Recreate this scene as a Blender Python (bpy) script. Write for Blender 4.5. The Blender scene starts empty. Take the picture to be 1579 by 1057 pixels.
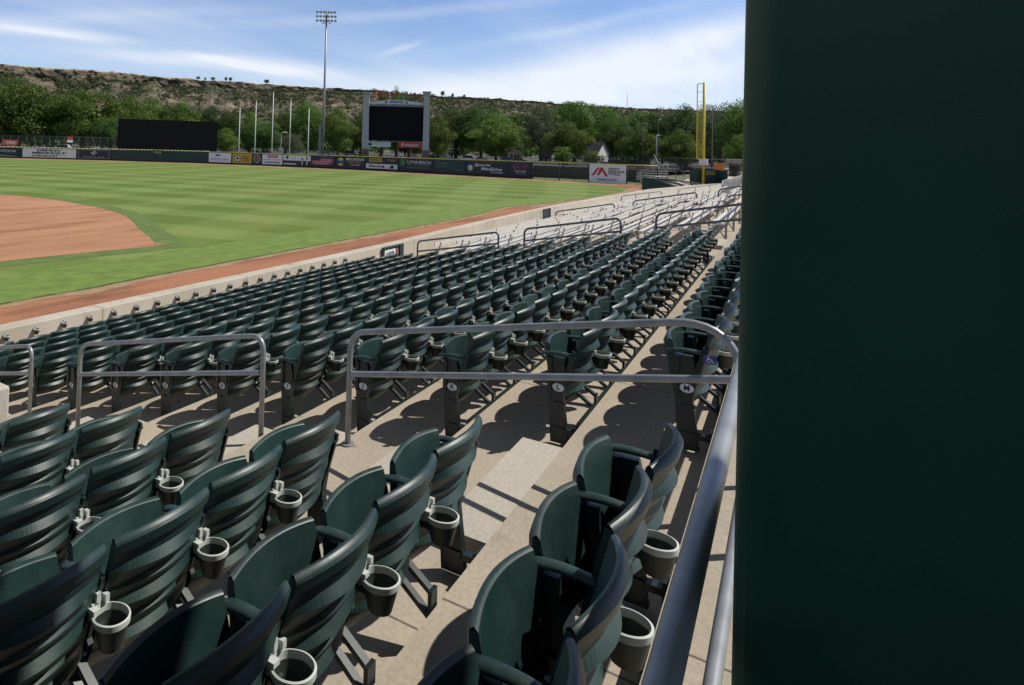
import bpy, math, random
from mathutils import Vector, Matrix, noise
random.seed(7)
C = bpy.context.scene.collection
PI = math.pi
R = math.radians

# ------------------------------------------------------------------ camera model (metres; X runs along the seat rows, Y towards the field)
FPX, PX0, HOR = 995.0, 600.0, 225.5
PITCH, ROLL, ALPHA, EYE = R(1.6), math.atan(.026), R(32.2047), 4.4
PY0 = HOR - FPX*math.tan(PITCH)
F0 = Vector((math.cos(ALPHA), math.sin(ALPHA), 0)); R0 = Vector((math.sin(ALPHA), -math.cos(ALPHA), 0)); Z = Vector((0, 0, 1))
FW = F0*math.cos(PITCH)+Z*math.sin(PITCH); UP0 = -F0*math.sin(PITCH)+Z*math.cos(PITCH)
RT = R0*math.cos(ROLL)+UP0*math.sin(ROLL); UP = -R0*math.sin(ROLL)+UP0*math.cos(ROLL)
O = Vector((0, 0, EYE))
def ray(x, y): return FW+RT*((x-PX0)/FPX)-UP*((y-PY0)/FPX)
def at(x, y, D):
    d = ray(x, y); return O+d*(D/math.hypot(d.x, d.y))
def onz(x, y, z=0.):
    d = ray(x, y); return O+d*((z-EYE)/d.z)
def on_x(x, y, X):
    d = ray(x, y); return O+d*(X/d.x)

# ------------------------------------------------------------------ materials
M = {}
def mat(name, col, rough=.6, metal=0., var=0., scale=5., col2=None, bump=0., spec=.5, detail=6., stretch=None, wear=None):
    m = bpy.data.materials.new(name); m.use_nodes = True
    nt = m.node_tree; b = nt.nodes['Principled BSDF']
    b.inputs['Roughness'].default_value = rough; b.inputs['Metallic'].default_value = metal
    b.inputs['Specular IOR Level'].default_value = spec
    tc = nt.nodes.new('ShaderNodeTexCoord'); src = tc.outputs['Object']
    if stretch:
        mp = nt.nodes.new('ShaderNodeMapping'); mp.inputs['Scale'].default_value = stretch
        nt.links.new(src, mp.inputs[0]); src = mp.outputs[0]
    n = nt.nodes.new('ShaderNodeTexNoise'); n.inputs['Scale'].default_value = scale; n.inputs['Detail'].default_value = detail
    nt.links.new(src, n.inputs['Vector'])
    r = nt.nodes.new('ShaderNodeValToRGB')
    c2 = col2 or tuple(max(0, c*(1-var)) for c in col); c1 = col if col2 else tuple(min(1, c*(1+var)) for c in col)
    r.color_ramp.elements[0].position = .3; r.color_ramp.elements[1].position = .7
    r.color_ramp.elements[0].color = (*c2, 1); r.color_ramp.elements[1].color = (*c1, 1)
    nt.links.new(n.outputs['Fac'], r.inputs[0]); nt.links.new(r.outputs[0], b.inputs['Base Color'])
    if bump:
        bp = nt.nodes.new('ShaderNodeBump'); bp.inputs['Strength'].default_value = bump; bp.inputs['Distance'].default_value = .02
        nt.links.new(n.outputs['Fac'], bp.inputs['Height']); nt.links.new(bp.outputs[0], b.inputs['Normal'])
    M[name] = m
    return m
def seat_mat():
    nt, b, N, L = nodes('seat_plastic', .40, .5)
    oi = N('ShaderNodeObjectInfo'); v = obj_vec(nt); g = N('ShaderNodeNewGeometry'); sp = N('ShaderNodeSeparateXYZ'); L(g.outputs['Normal'], sp.inputs[0])
    vo = N('ShaderNodeVectorMath'); vo.operation = 'MULTIPLY_ADD'; L(oi.outputs['Location'], vo.inputs[0]); vo.inputs[1].default_value = (3.1, 2.7, 1.3); L(v, vo.inputs[2])
    n1 = tex(nt, 'ShaderNodeTexNoise', vo.outputs[0], Scale=7., Detail=8., Roughness=.65); n2 = tex(nt, 'ShaderNodeTexNoise', vo.outputs[0], Scale=60., Detail=3.)
    c = ramp(nt, n1.outputs['Fac'], [(.3, (.0085, .029, .027)), (.7, (.0125, .041, .038))])
    h = N('ShaderNodeHueSaturation'); L(c, h.inputs['Color']); L(mth(nt, 'ADD', mth(nt, 'MULTIPLY', oi.outputs['Random'], .5), .75), h.inputs['Value'])
    up = mth(nt, 'MAXIMUM', sp.outputs[2], 0.); dust = mth(nt, 'MULTIPLY', mth(nt, 'MULTIPLY', up, ramp(nt, n1.outputs['Fac'], [(.4, (0, 0, 0)), (.75, (1, 1, 1))])), .30)
    L(mixc(nt, dust, h.outputs[0], (.15, .14, .12)), b.inputs['Base Color'])
    r = N('ShaderNodeMapRange'); r.inputs[3].default_value = .33; r.inputs[4].default_value = .52; L(n1.outputs['Fac'], r.inputs[0]); L(r.outputs[0], b.inputs['Roughness'])
    bp = N('ShaderNodeBump'); bp.inputs['Strength'].default_value = .12; bp.inputs['Distance'].default_value = .002; L(n2.outputs['Fac'], bp.inputs['Height']); L(bp.outputs[0], b.inputs['Normal'])
mat('seat_iron', (.012, .022, .022), .38, var=.3, scale=14, spec=.5)
mat('cup_plastic', (.50, .53, .50), .45, var=.12, scale=20)
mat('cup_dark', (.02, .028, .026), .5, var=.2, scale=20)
mat('galvanized', (.30, .31, .32), .42, .4, var=.18, scale=9)
mat('rail_paint', (.105, .11, .12), .38, .25, var=.2, scale=6)
mat('aluminum', (.66, .635, .59), .5, .0, var=.08, scale=3, stretch=(1, 8, 8))
mat('post_steel', (.2, .2, .2), .45, .4, var=.2)
mat('bench_leg', (.36, .34, .31), .55, .1, var=.25)
mat('dry_soil', (.38, .26, .15), .95, col2=(.25, .165, .09), scale=1.5, detail=9)
mat('rim_top_sunlit', (.44, .35, .21), .95, col2=(.16, .125, .08), scale=.09, detail=10)  # weathered tan rim; the sunlit look of the cliff tops is put into its colour
mat('dark_post', (.03, .034, .034), .6)
mat('column_paint', (.012, .066, .042), .45, var=.22, scale=1.6, spec=.45, detail=10)
mat('white_paint', (.72, .73, .74), .5, var=.05)
mat('chrome_white', (.6, .6, .62), .5, var=.05)
mat('navy', (.014, .017, .032), .5, var=.1)
mat('dark_green', (.012, .045, .038), .55, var=.22, scale=1.2)
mat('slate', (.012, .03, .045), .5, var=.12)
mat('maroon', (.035, .012, .014), .7, var=.2)
mat('yellow', (.62, .52, .04), .5, var=.1)
mat('cap_yellow', (.42, .40, .07), .6, var=.2, scale=3)
mat('gold', (.55, .36, .03), .5, var=.06)
mat('red', (.45, .03, .03), .5, var=.1)
mat('rust', (.22, .09, .05), .6)
mat('brick_red', (.38, .06, .05), .5, var=.1)
mat('name_red', (.30, .025, .03), .5)
mat('blue', (.03, .07, .35), .5, var=.1)
mat('navy_ink', (.02, .025, .10), .5)
mat('white_ink', (.66, .67, .70), .5)
mat('grey_ink', (.28, .3, .33), .5)
mat('green_ink', (.05, .3, .1), .5)
mat('black_ink', (.012, .012, .014), .5)
mat('skin_print', (.35, .2, .15), .6)
mat('pink_ink', (.42, .08, .13), .5)
mat('accessible_blue', (.015, .04, .22), .35)
mat('board_black', (.0035, .004, .006), .75, var=.2, scale=.6, spec=.2)
mat('pillar', (.40, .42, .42), .8, var=.06, scale=1.5)
mat('pillar_cap', (.34, .35, .34), .7, var=.05)
mat('mast_steel', (.28, .29, .29), .45, .5, var=.1)
mat('lamp_glass', (.5, .52, .52), .15, .3)
mat('trunk', (.07, .05, .035), .9, var=.4, scale=3, bump=.5)
mat('roof_shingle', (.085, .075, .08), .9, var=.25, scale=4)
mat('house_white', (.62, .62, .6), .7, var=.08, scale=2)
mat('tan_wall', (.5, .42, .27), .8, var=.1, scale=2)
mat('grey_wall', (.32, .31, .29), .8, var=.12, scale=1)
mat('orange', (.5, .17, .03), .6, var=.12, scale=2)
mat('wood_fence', (.10, .075, .05), .9, var=.4, scale=2.5, stretch=(6, 6, .6))
mat('glass_dark', (.012, .014, .017), .08, spec=.8)
mat('tyre', (.012, .012, .012), .8)
mat('car_white', (.6, .61, .62), .25); mat('car_silver', (.3, .32, .34), .25, .4); mat('car_dark', (.02, .022, .028), .2); mat('car_blue', (.05, .09, .16), .25); mat('car_red', (.2, .03, .025), .25)
mat('asphalt', (.085, .083, .08), .95, var=.18, scale=.12, detail=10)
mat('plaza', (.47, .40, .31), .9, var=.10, scale=.3, detail=9)
mat('far_ground', (.10, .115, .045), .95, col2=(.15, .13, .08), scale=.02, detail=10)
mat('verge_grass', (.10, .15, .045), .95, var=.25, scale=.15, detail=10)
mat('rubber_dark', (.02, .02, .02), .7)

def nodes(name, rough=.9, spec=.3):
    m = bpy.data.materials.new(name); m.use_nodes = True; M[name] = m
    nt = m.node_tree; b = nt.nodes['Principled BSDF']; b.inputs['Roughness'].default_value = rough; b.inputs['Specular IOR Level'].default_value = spec
    return nt, b, nt.nodes.new, nt.links.new
def tex(nt, kind, vec, **kw):
    n = nt.nodes.new(kind)
    for k, v in kw.items():
        if k in n.inputs: n.inputs[k].default_value = v
        else: setattr(n, k, v)
    nt.links.new(vec, n.inputs['Vector']); return n
def ramp(nt, fac, stops):
    r = nt.nodes.new('ShaderNodeValToRGB'); e = r.color_ramp.elements
    while len(e) < len(stops): e.new(.5)
    for el, (p, c) in zip(e, stops): el.position = p; el.color = (*c, 1) if len(c) == 3 else c
    nt.links.new(fac, r.inputs[0]); return r.outputs[0]
def mixc(nt, fac, a, b, mode='MIX'):
    m = nt.nodes.new('ShaderNodeMix'); m.data_type = 'RGBA'; m.blend_type = mode
    for s, v in ((0, fac), (6, a), (7, b)):
        if hasattr(v, 'links') or hasattr(v, 'is_linked'): nt.links.new(v, m.inputs[s])
        elif s == 0: m.inputs[0].default_value = v
        else: m.inputs[s].default_value = (*v, 1)
    return m.outputs[2]
def mth(nt, op, a, b=None, c=None):
    m = nt.nodes.new('ShaderNodeMath'); m.operation = op
    for i, v in enumerate((a, b, c)):
        if v is None: continue
        if hasattr(v, 'is_linked'): nt.links.new(v, m.inputs[i])
        else: m.inputs[i].default_value = v
    return m.outputs[0]
def obj_vec(nt): return nt.nodes.new('ShaderNodeTexCoord').outputs['Object']

seat_mat()
# concrete of the stand
def concrete(name, a, b, joint=0.):
    nt, bs, N, L = nodes(name, .88, .25); v = obj_vec(nt)
    n1 = tex(nt, 'ShaderNodeTexNoise', v, Scale=.7, Detail=12., Roughness=.65)
    n2 = tex(nt, 'ShaderNodeTexNoise', v, Scale=45., Detail=4.)
    c = ramp(nt, n1.outputs['Fac'], [(.3, b), (.55, a), (.8, tuple(x*1.08 for x in a))])
    c2 = ramp(nt, n2.outputs['Fac'], [(.35, (.78, .78, .78)), (.6, (1, 1, 1))])
    c = mixc(nt, .6, c, c2, 'MULTIPLY')
    n3 = tex(nt, 'ShaderNodeTexNoise', v, Scale=2.6, Detail=9., Roughness=.7)
    st = ramp(nt, n3.outputs['Fac'], [(.60, (1, 1, 1)), (.72, (.62, .58, .53))])
    c = mixc(nt, .55, c, st, 'MULTIPLY')
    sx = N('ShaderNodeSeparateXYZ'); L(v, sx.inputs[0]); jt = mth(nt, 'LESS_THAN', mth(nt, 'FRACT', mth(nt, 'DIVIDE', mth(nt, 'ADD', sx.outputs[0], .6), 3.05)), .004)
    c = mixc(nt, mth(nt, 'MULTIPLY', jt, .75), c, (.05, .045, .04))
    n4 = tex(nt, 'ShaderNodeTexVoronoi', v, Scale=1.9); sp4 = ramp(nt, n4.outputs['Distance'], [(.0, (.45, .41, .37)), (.045, (.6, .56, .52)), (.065, (1, 1, 1))]); c = mixc(nt, .7, c, sp4, 'MULTIPLY')
    L(c, bs.inputs['Base Color'])
    bp = N('ShaderNodeBump'); bp.inputs['Strength'].default_value = .25; bp.inputs['Distance'].default_value = .01
    L(n2.outputs['Fac'], bp.inputs['Height']); L(bp.outputs[0], bs.inputs['Normal'])
concrete('concrete', (.43, .37, .29), (.34, .295, .235))
concrete('concrete_pale', (.50, .46, .39), (.41, .375, .32))
# streaked wall
nt, bs, N, L = nodes('wall_concrete', .9, .25); v = obj_vec(nt)
n1 = tex(nt, 'ShaderNodeTexNoise', v, Scale=.8, Detail=10.)
mp = N('ShaderNodeMapping'); mp.inputs['Scale'].default_value = (3.5, 1, .35); L(v, mp.inputs[0])
n2 = tex(nt, 'ShaderNodeTexNoise', mp.outputs[0], Scale=1.4, Detail=8.)
c = ramp(nt, n1.outputs['Fac'], [(.3, (.43, .385, .31)), (.7, (.56, .51, .43))])
s = ramp(nt, n2.outputs['Fac'], [(.58, (1, 1, 1)), (.75, (.68, .62, .54))])
L(mixc(nt, .7, c, s, 'MULTIPLY'), bs.inputs['Base Color'])

# turf with mowing checks
nt, bs, N, L = nodes('turf', .85, .2); v = obj_vec(nt)
def bands(ang, period, off=0., soft=.12, w=.05):
    mp = N('ShaderNodeMapping'); mp.inputs['Rotation'].default_value = (0, 0, ang); L(v, mp.inputs[0])
    wob = tex(nt, 'ShaderNodeTexNoise', v, Scale=.12, Detail=3.)
    sp = N('ShaderNodeSeparateXYZ'); L(mp.outputs[0], sp.inputs[0])
    x = mth(nt, 'ADD', sp.outputs[0], mth(nt, 'MULTIPLY', wob.outputs['Fac'], 1.4))
    s_ = mth(nt, 'SINE', mth(nt, 'ADD', mth(nt, 'MULTIPLY', x, 2*PI/period), off))
    r = N('ShaderNodeMapRange'); r.interpolation_type = 'SMOOTHSTEP'; r.inputs[1].default_value = -.35; r.inputs[2].default_value = .35
    L(s_, r.inputs[0]); return r.outputs[0]
b1 = bands(R(-10), 6.2); b2 = bands(R(72), 9.0)
nb = tex(nt, 'ShaderNodeTexNoise', v, Scale=.07, Detail=6.)
nf = tex(nt, 'ShaderNodeTexNoise', v, Scale=7., Detail=9., Roughness=.75)
nm = tex(nt, 'ShaderNodeTexNoise', v, Scale=.55, Detail=6., Roughness=.6)
s_ = mth(nt, 'ADD', mth(nt, 'MULTIPLY', b1, .58), mth(nt, 'MULTIPLY', b2, .42))
c = ramp(nt, s_, [(0., (.108, .172, .025)), (1., (.205, .270, .076))])
c = mixc(nt, mth(nt, 'MULTIPLY', ramp(nt, nb.outputs['Fac'], [(.4, (0, 0, 0)), (.7, (1, 1, 1))]), .35), c, (.20, .225, .05))
c = mixc(nt, mth(nt, 'MULTIPLY', ramp(nt, nm.outputs['Fac'], [(.58, (0, 0, 0)), (.78, (1, 1, 1))]), .45), c, (.27, .28, .13))
c = mixc(nt, .55, c, ramp(nt, nf.outputs['Fac'], [(.3, (.62, .66, .6)), (.7, (1.15, 1.15, 1.1))]), 'MULTIPLY')
L(c, bs.inputs['Base Color'])
mat('turf_edge', (.045, .085, .018), .95, var=.5, scale=4.)
mat('turf_dark', (.112, .168, .034), .9, var=.22, scale=1.2, detail=10)
mat('turf_border', (.140, .212, .034), .9, var=.22, scale=1.6, detail=10)
# clay
def clay(name, a, b, fine=18.):
    nt, bs, N, L = nodes(name, .95, .2); v = obj_vec(nt)
    mp = N('ShaderNodeMapping'); mp.inputs['Rotation'].default_value = (0, 0, .9); mp.inputs['Scale'].default_value = (.35, 1.6, 1); L(v, mp.inputs[0])
    n1 = tex(nt, 'ShaderNodeTexNoise', mp.outputs[0], Scale=.5, Detail=9., Roughness=.6)
    n2 = tex(nt, 'ShaderNodeTexNoise', v, Scale=fine, Detail=5.)
    n3 = tex(nt, 'ShaderNodeTexNoise', v, Scale=.09, Detail=4.)
    c = ramp(nt, n1.outputs['Fac'], [(.36, tuple(x*.88 for x in b)), (.5, a), (.62, tuple(x*1.08 for x in a))])
    c = mixc(nt, .5, c, ramp(nt, n2.outputs['Fac'], [(.3, (.72, .72, .72)), (.65, (1.1, 1.1, 1.1))]), 'MULTIPLY')
    c = mixc(nt, mth(nt, 'MULTIPLY', ramp(nt, n3.outputs['Fac'], [(.45, (0, 0, 0)), (.6, (1, 1, 1))]), .3), c, tuple(x*.72 for x in b))
    L(c, bs.inputs['Base Color'])
clay('clay', (.46, .235, .132), (.355, .18, .10), 6.)
clay('track_clay', (.37, .17, .095), (.26, .118, .07), 8.)
clay('fence_clay', (.34, .22, .12), (.22, .12, .08), 5.)
# block retaining wall and brick
def bricks(name, a, b, mortar, scale, sx=1., rough=.9):
    nt, bs, N, L = nodes(name, rough, .25); v = obj_vec(nt)
    mp = N('ShaderNodeMapping'); mp.inputs['Rotation'].default_value = (PI/2, 0, 0); L(v, mp.inputs[0])
    br = tex(nt, 'ShaderNodeTexBrick', mp.outputs[0], Scale=scale)
    br.inputs['Color1'].default_value = (*a, 1); br.inputs['Color2'].default_value = (*b, 1); br.inputs['Mortar'].default_value = (*mortar, 1)
    br.inputs['Mortar Size'].default_value = .03
    L(br.outputs[0], bs.inputs['Base Color'])
bricks('block_wall', (.14, .105, .085), (.09, .07, .06), (.03, .026, .024), 1.1)
bricks('pillar_brick', (.24, .16, .11), (.17, .115, .085), (.13, .1, .08), 2.2)
# chain link: see-through wire mesh
def mesh_mat(name, col, cell, wire):
    m = bpy.data.materials.new(name); m.use_nodes = True; M[name] = m; nt = m.node_tree
    b = nt.nodes['Principled BSDF']; b.inputs['Base Color'].default_value = (*col, 1); b.inputs['Roughness'].default_value = .5
    tc = nt.nodes.new('ShaderNodeTexCoord'); sp = nt.nodes.new('ShaderNodeSeparateXYZ'); nt.links.new(tc.outputs['Object'], sp.inputs[0])
    out = []
    for sgn in (1, -1):
        t = mth(nt, 'ADD', mth(nt, 'MULTIPLY', sp.outputs[0], 1/cell), mth(nt, 'MULTIPLY', sp.outputs[2], sgn/cell))
        fr = mth(nt, 'FRACT', t); out.append(mth(nt, 'LESS_THAN', fr, wire))
    mask = mth(nt, 'MAXIMUM', out[0], out[1])
    tr = nt.nodes.new('ShaderNodeBsdfTransparent'); mx = nt.nodes.new('ShaderNodeMixShader')
    nt.links.new(mask, mx.inputs[0]); nt.links.new(tr.outputs[0], mx.inputs[1]); nt.links.new(b.outputs[0], mx.inputs[2])
    nt.links.new(mx.outputs[0], nt.nodes['Material Output'].inputs['Surface'])
mesh_mat('chain_link', (.06, .065, .065), .07, .11)
mesh_mat('chain_link_dark', (.02, .024, .022), .08, .2)
mesh_mat('yellow_mesh', (.60, .48, .10), .12, .17)
nt, bs, N, L = nodes('cap_dotted', .6); sp_ = N('ShaderNodeSeparateXYZ'); L(obj_vec(nt), sp_.inputs[0])
L(ramp(nt, mth(nt, 'FRACT', mth(nt, 'MULTIPLY', sp_.outputs[1], 1.55)), [(.0, (.30, .28, .08)), (.42, (.30, .28, .08)), (.5, (.68, .64, .42)), (.9, (.68, .64, .42)), (1., (.30, .28, .08))]), bs.inputs['Base Color'])
# foliage
def leaf(name, a, b):
    nt, bs, N, L = nodes(name, .55, .3)
    oi = N('ShaderNodeObjectInfo'); g = N('ShaderNodeNewGeometry')
    c = ramp(nt, g.outputs['Random Per Island'], [(0., b), (.6, a), (1., tuple(min(1, x*1.35) for x in a))])
    h = N('ShaderNodeHueSaturation'); L(c, h.inputs['Color'])
    L(mth(nt, 'ADD', mth(nt, 'MULTIPLY', oi.outputs['Random'], .5), .75), h.inputs['Value'])
    L(mth(nt, 'ADD', mth(nt, 'MULTIPLY', oi.outputs['Random'], .022), .492), h.inputs['Hue'])
    L(h.outputs[0], bs.inputs['Base Color'])
    tl = N('ShaderNodeBsdfTranslucent'); L(h.outputs[0], tl.inputs[0])
    mx = N('ShaderNodeMixShader'); mx.inputs[0].default_value = .38
    L(bs.outputs[0], mx.inputs[1]); L(tl.outputs[0], mx.inputs[2]); L(mx.outputs[0], nt.nodes['Material Output'].inputs['Surface'])
leaf('leaf_mid', (.125, .195, .036), (.075, .128, .026))
leaf('leaf_dark', (.085, .145, .032), (.052, .095, .023))
leaf('leaf_light', (.150, .215, .040), (.095, .150, .028))
leaf('leaf_grey', (.12, .145, .07), (.07, .09, .045))
leaf('scrub_leaf', (.085, .105, .045), (.040, .056, .026))
# rim rock
nt, bs, N, L = nodes('ridge', .95, .15); v = obj_vec(nt)
g = N('ShaderNodeNewGeometry'); sp = N('ShaderNodeSeparateXYZ'); L(g.outputs['Normal'], sp.inputs[0])
n1 = tex(nt, 'ShaderNodeTexNoise', v, Scale=.05, Detail=12., Roughness=.7)
n2 = tex(nt, 'ShaderNodeTexNoise', v, Scale=.012, Detail=8.)
mp = N('ShaderNodeMapping'); mp.inputs['Scale'].default_value = (.01, .01, .25); L(v, mp.inputs[0])
n3 = tex(nt, 'ShaderNodeTexNoise', mp.outputs[0], Scale=3., Detail=7.)
soil = ramp(nt, n1.outputs['Fac'], [(.30, (.035, .038, .025)), (.46, (.095, .08, .055)), (.60, (.19, .155, .115)), (.78, (.36, .31, .24))])
soil = mixc(nt, mth(nt, 'MULTIPLY', ramp(nt, n2.outputs['Fac'], [(.45, (0, 0, 0)), (.62, (1, 1, 1))]), .7), soil, (.05, .058, .030))
n5 = tex(nt, 'ShaderNodeTexVoronoi', v, Scale=.16); soil = mixc(nt, mth(nt, 'MULTIPLY', ramp(nt, n5.outputs['Distance'], [(.12, (1, 1, 1)), (.3, (0, 0, 0))]), .75), soil, (.034, .046, .022))
rock = ramp(nt, n1.outputs['Fac'], [(.34, (.050, .045, .038)), (.52, (.125, .108, .085)), (.70, (.30, .24, .155))])
rock = mixc(nt, .5, rock, ramp(nt, n3.outputs['Fac'], [(.35, (.55, .53, .5)), (.6, (1, 1, 1))]), 'MULTIPLY')
steep = ramp(nt, sp.outputs[2], [(.45, (1, 1, 1)), (.62, (0, 0, 0))])
L(mixc(nt, mth(nt, 'MULTIPLY', steep, .85), mixc(nt, .5, rock, soil), rock), bs.inputs['Base Color'])
nt2, bs2, N2, L2 = nodes('talus', .95, .15); nt = nt2; v = obj_vec(nt)
n1 = tex(nt, 'ShaderNodeTexNoise', v, Scale=.06, Detail=12., Roughness=.72); n2 = tex(nt, 'ShaderNodeTexNoise', v, Scale=.014, Detail=8.)
soil = ramp(nt, n1.outputs['Fac'], [(.30, (.038, .040, .028)), (.45, (.095, .080, .058)), (.58, (.195, .160, .122)), (.72, (.38, .33, .26))])
soil = mixc(nt, mth(nt, 'MULTIPLY', ramp(nt, n2.outputs['Fac'], [(.42, (0, 0, 0)), (.6, (1, 1, 1))]), .75), soil, (.052, .062, .034))
n5 = tex(nt, 'ShaderNodeTexVoronoi', v, Scale=.13); soil = mixc(nt, mth(nt, 'MULTIPLY', ramp(nt, n5.outputs['Distance'], [(.15, (1, 1, 1)), (.34, (0, 0, 0))]), .8), soil, (.036, .050, .024))
L2(soil, bs2.inputs['Base Color'])

# ------------------------------------------------------------------ mesh helper
class MB:
    def __init__(s): s.v = []; s.f = []; s.sm = []; s.mi = []; s.cur = 0
    def _f(s, f, smooth=False): s.f.append(f); s.sm.append(smooth); s.mi.append(s.cur)
    def box(s, a, b, mtx=None):
        n = len(s.v)
        for z in (a[2], b[2]):
            for x, y in ((a[0], a[1]), (b[0], a[1]), (b[0], b[1]), (a[0], b[1])):
                p = Vector((x, y, z)); s.v.append(tuple(mtx@p if mtx else p))
        for q in ((0, 3, 2, 1), (4, 5, 6, 7), (0, 1, 5, 4), (1, 2, 6, 5), (2, 3, 7, 6), (3, 0, 4, 7)): s._f(tuple(n+i for i in q))
        return s
    def quad(s, *p):
        n = len(s.v); s.v += [tuple(q) for q in p]; s._f(tuple(range(n, n+len(p)))); return s
    def tube(s, path, r, seg=8, caps=True, smooth=True):
        pts = [Vector(p) for p in path]; n0 = len(s.v); prev = None
        rr = r if isinstance(r, (list, tuple)) else [r]*len(pts)
        for i, p in enumerate(pts):
            t = (pts[min(i+1, len(pts)-1)]-pts[max(i-1, 0)]).normalized()
            if prev is None: u = t.orthogonal().normalized()
            else:
                u = prev-t*prev.dot(t); u = u.normalized() if u.length > 1e-6 else t.orthogonal().normalized()
            prev = u; w = t.cross(u)
            for k in range(seg):
                a = 2*PI*k/seg; s.v.append(tuple(p+(u*math.cos(a)+w*math.sin(a))*rr[i]))
        for i in range(len(pts)-1):
            for k in range(seg):
                a = n0+i*seg+k; b = n0+i*seg+(k+1) % seg; s._f((a, b, b+seg, a+seg), smooth)
        if caps:
            s._f(tuple(n0+k for k in reversed(range(seg)))); s._f(tuple(n0+(len(pts)-1)*seg+k for k in range(seg)))
        return s
    def beam(s, a, b, w, h, up=(0, 0, 1)):
        a, b = Vector(a), Vector(b); t = (b-a).normalized(); x = t.cross(Vector(up))
        x = x.normalized() if x.length > 1e-5 else Vector((1, 0, 0)); y = x.cross(t).normalized()
        n = len(s.v)
        for p in (a, b):
            for i, j in ((-1, -1), (1, -1), (1, 1), (-1, 1)): s.v.append(tuple(p+x*(i*w/2)+y*(j*h/2)))
        for q in ((0, 1, 2, 3), (7, 6, 5, 4), (0, 4, 5, 1), (1, 5, 6, 2), (2, 6, 7, 3), (3, 7, 4, 0)): s._f(tuple(n+i for i in q))
        return s
    def grid(s, fn, nu, nv, smooth=True, flip=False):
        n = len(s.v)
        for j in range(nv+1):
            for i in range(nu+1): s.v.append(tuple(fn(i/nu, j/nv)))
        for j in range(nv):
            for i in range(nu):
                a = n+j*(nu+1)+i; q = (a, a+1, a+nu+2, a+nu+1)
                s._f(q[::-1] if flip else q, smooth)
        return s
    def prism(s, poly, y0, y1):           # poly in (x, z), extruded along y
        n = len(s.v); k = len(poly)
        for y in (y0, y1):
            for x, z in poly: s.v.append((x, y, z))
        s._f(tuple(range(n, n+k))); s._f(tuple(range(n+2*k-1, n+k-1, -1)))
        for i in range(k): s._f((n+i, n+(i+1) % k+0, n+k+(i+1) % k, n+k+i)[::-1])
        return s
    def mesh(s, name, *mats):
        m = bpy.data.meshes.new(name); m.from_pydata(s.v, [], s.f); m.update()
        for q in mats: m.materials.append(M[q])
        m.polygons.foreach_set('use_smooth', s.sm); m.polygons.foreach_set('material_index', s.mi)
        return m
    def build(s, name, mats, parent=None, loc=None, rz=0, bevel=0, **kw):
        mats = mats if isinstance(mats, (list, tuple)) else (mats,)
        return link(name, s.mesh(name, *mats), parent, loc, rz, bevel, **kw)
def link(name, data, parent=None, loc=None, rz=0, bevel=0, **kw):
    o = bpy.data.objects.new(name, data); C.objects.link(o)
    if parent is not None: o.parent = parent
    if loc is not None: o.location = loc
    if rz: o.rotation_euler[2] = rz
    if bevel:
        b = o.modifiers.new('bevel', 'BEVEL'); b.width = bevel; b.segments = 2; b.limit_method = 'ANGLE'; b.angle_limit = R(40)
    tag(o, **kw); return o
def tag(o, label=None, cat=None, group=None, kind=None):
    if label: o['label'] = label
    if cat: o['category'] = cat
    if group: o['group'] = group
    if kind: o['kind'] = kind
    return o
def empty(name, loc=(0, 0, 0), rz=0, **kw): return link(name, None, None, loc, rz, **kw)
def struct(mb, name, mats, **kw): return mb.build(name, mats, kind='structure', **kw)
def dup(root, loc, rz, label, group=None, scale=None, name=None):
    def cp(o, par):
        c = o.copy(); C.objects.link(c); c.parent = par
        for ch in list(o.children): cp(ch, c)
        return c
    r = cp(root, None); r.location = loc; r.rotation_euler[2] = rz; r['label'] = label
    if group: r['group'] = group
    if scale: r.scale = scale
    return r
TEXTS = []
def text(parent, body, x, z, w, h, m, y=-.04, bold=0., shear=0., name='lettering', space=1.):
    c = bpy.data.curves.new(name, 'FONT'); c.body = body; c.align_x = 'CENTER'; c.align_y = 'CENTER'
    c.extrude = .004; c.offset = bold; c.shear = shear; c.space_character = space; c.resolution_u = 3
    c.materials.append(M[m]); o = link(name, c, parent); TEXTS.append((o, x, z, w, h, y)); return o
def finish_texts():
    bpy.context.view_layer.update()
    for o, x, z, w, h, y in TEXTS:
        bb = o.bound_box; x0, x1 = bb[0][0], bb[6][0]; y0, y1 = bb[0][1], bb[6][1]
        sx = w/max(x1-x0, 1e-4); sy = h/max(y1-y0, 1e-4)
        o.scale = (sx, sy, 1); o.rotation_euler = (PI/2, 0, 0)
        o.location = (x-(x0+x1)/2*sx, y, z-(y0+y1)/2*sy)
    dg = bpy.context.evaluated_depsgraph_get()
    for o in [q for q in bpy.data.objects if q.type == 'FONT']:
        me = bpy.data.meshes.new_from_object(o.evaluated_get(dg)); p = o.parent; mx = o.matrix_basis.copy()
        k = link('lettering', me, p); k.matrix_basis = mx; bpy.data.objects.remove(o)
def disc(cx, cz, rx, rz_=None, n=28, a0=0, a1=2*PI):
    rz_ = rz_ or rx; return [(cx+rx*math.cos(a0+(a1-a0)*k/n), cz+rz_*math.sin(a0+(a1-a0)*k/n)) for k in range(n)]
def flat(parent, name, polys, m, y=-.035, t=.012):
    mb = MB()
    for p in polys: mb.prism(p[::-1] if area(p) < 0 else p, y-t, y)
    return mb.build(name, m, parent)
def area(p): return sum(p[i][0]*p[(i+1) % len(p)][1]-p[(i+1) % len(p)][0]*p[i][1] for i in range(len(p)))/2
def rect(x0, z0, x1, z1): return [(x0, z0), (x1, z0), (x1, z1), (x0, z1)]
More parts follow.
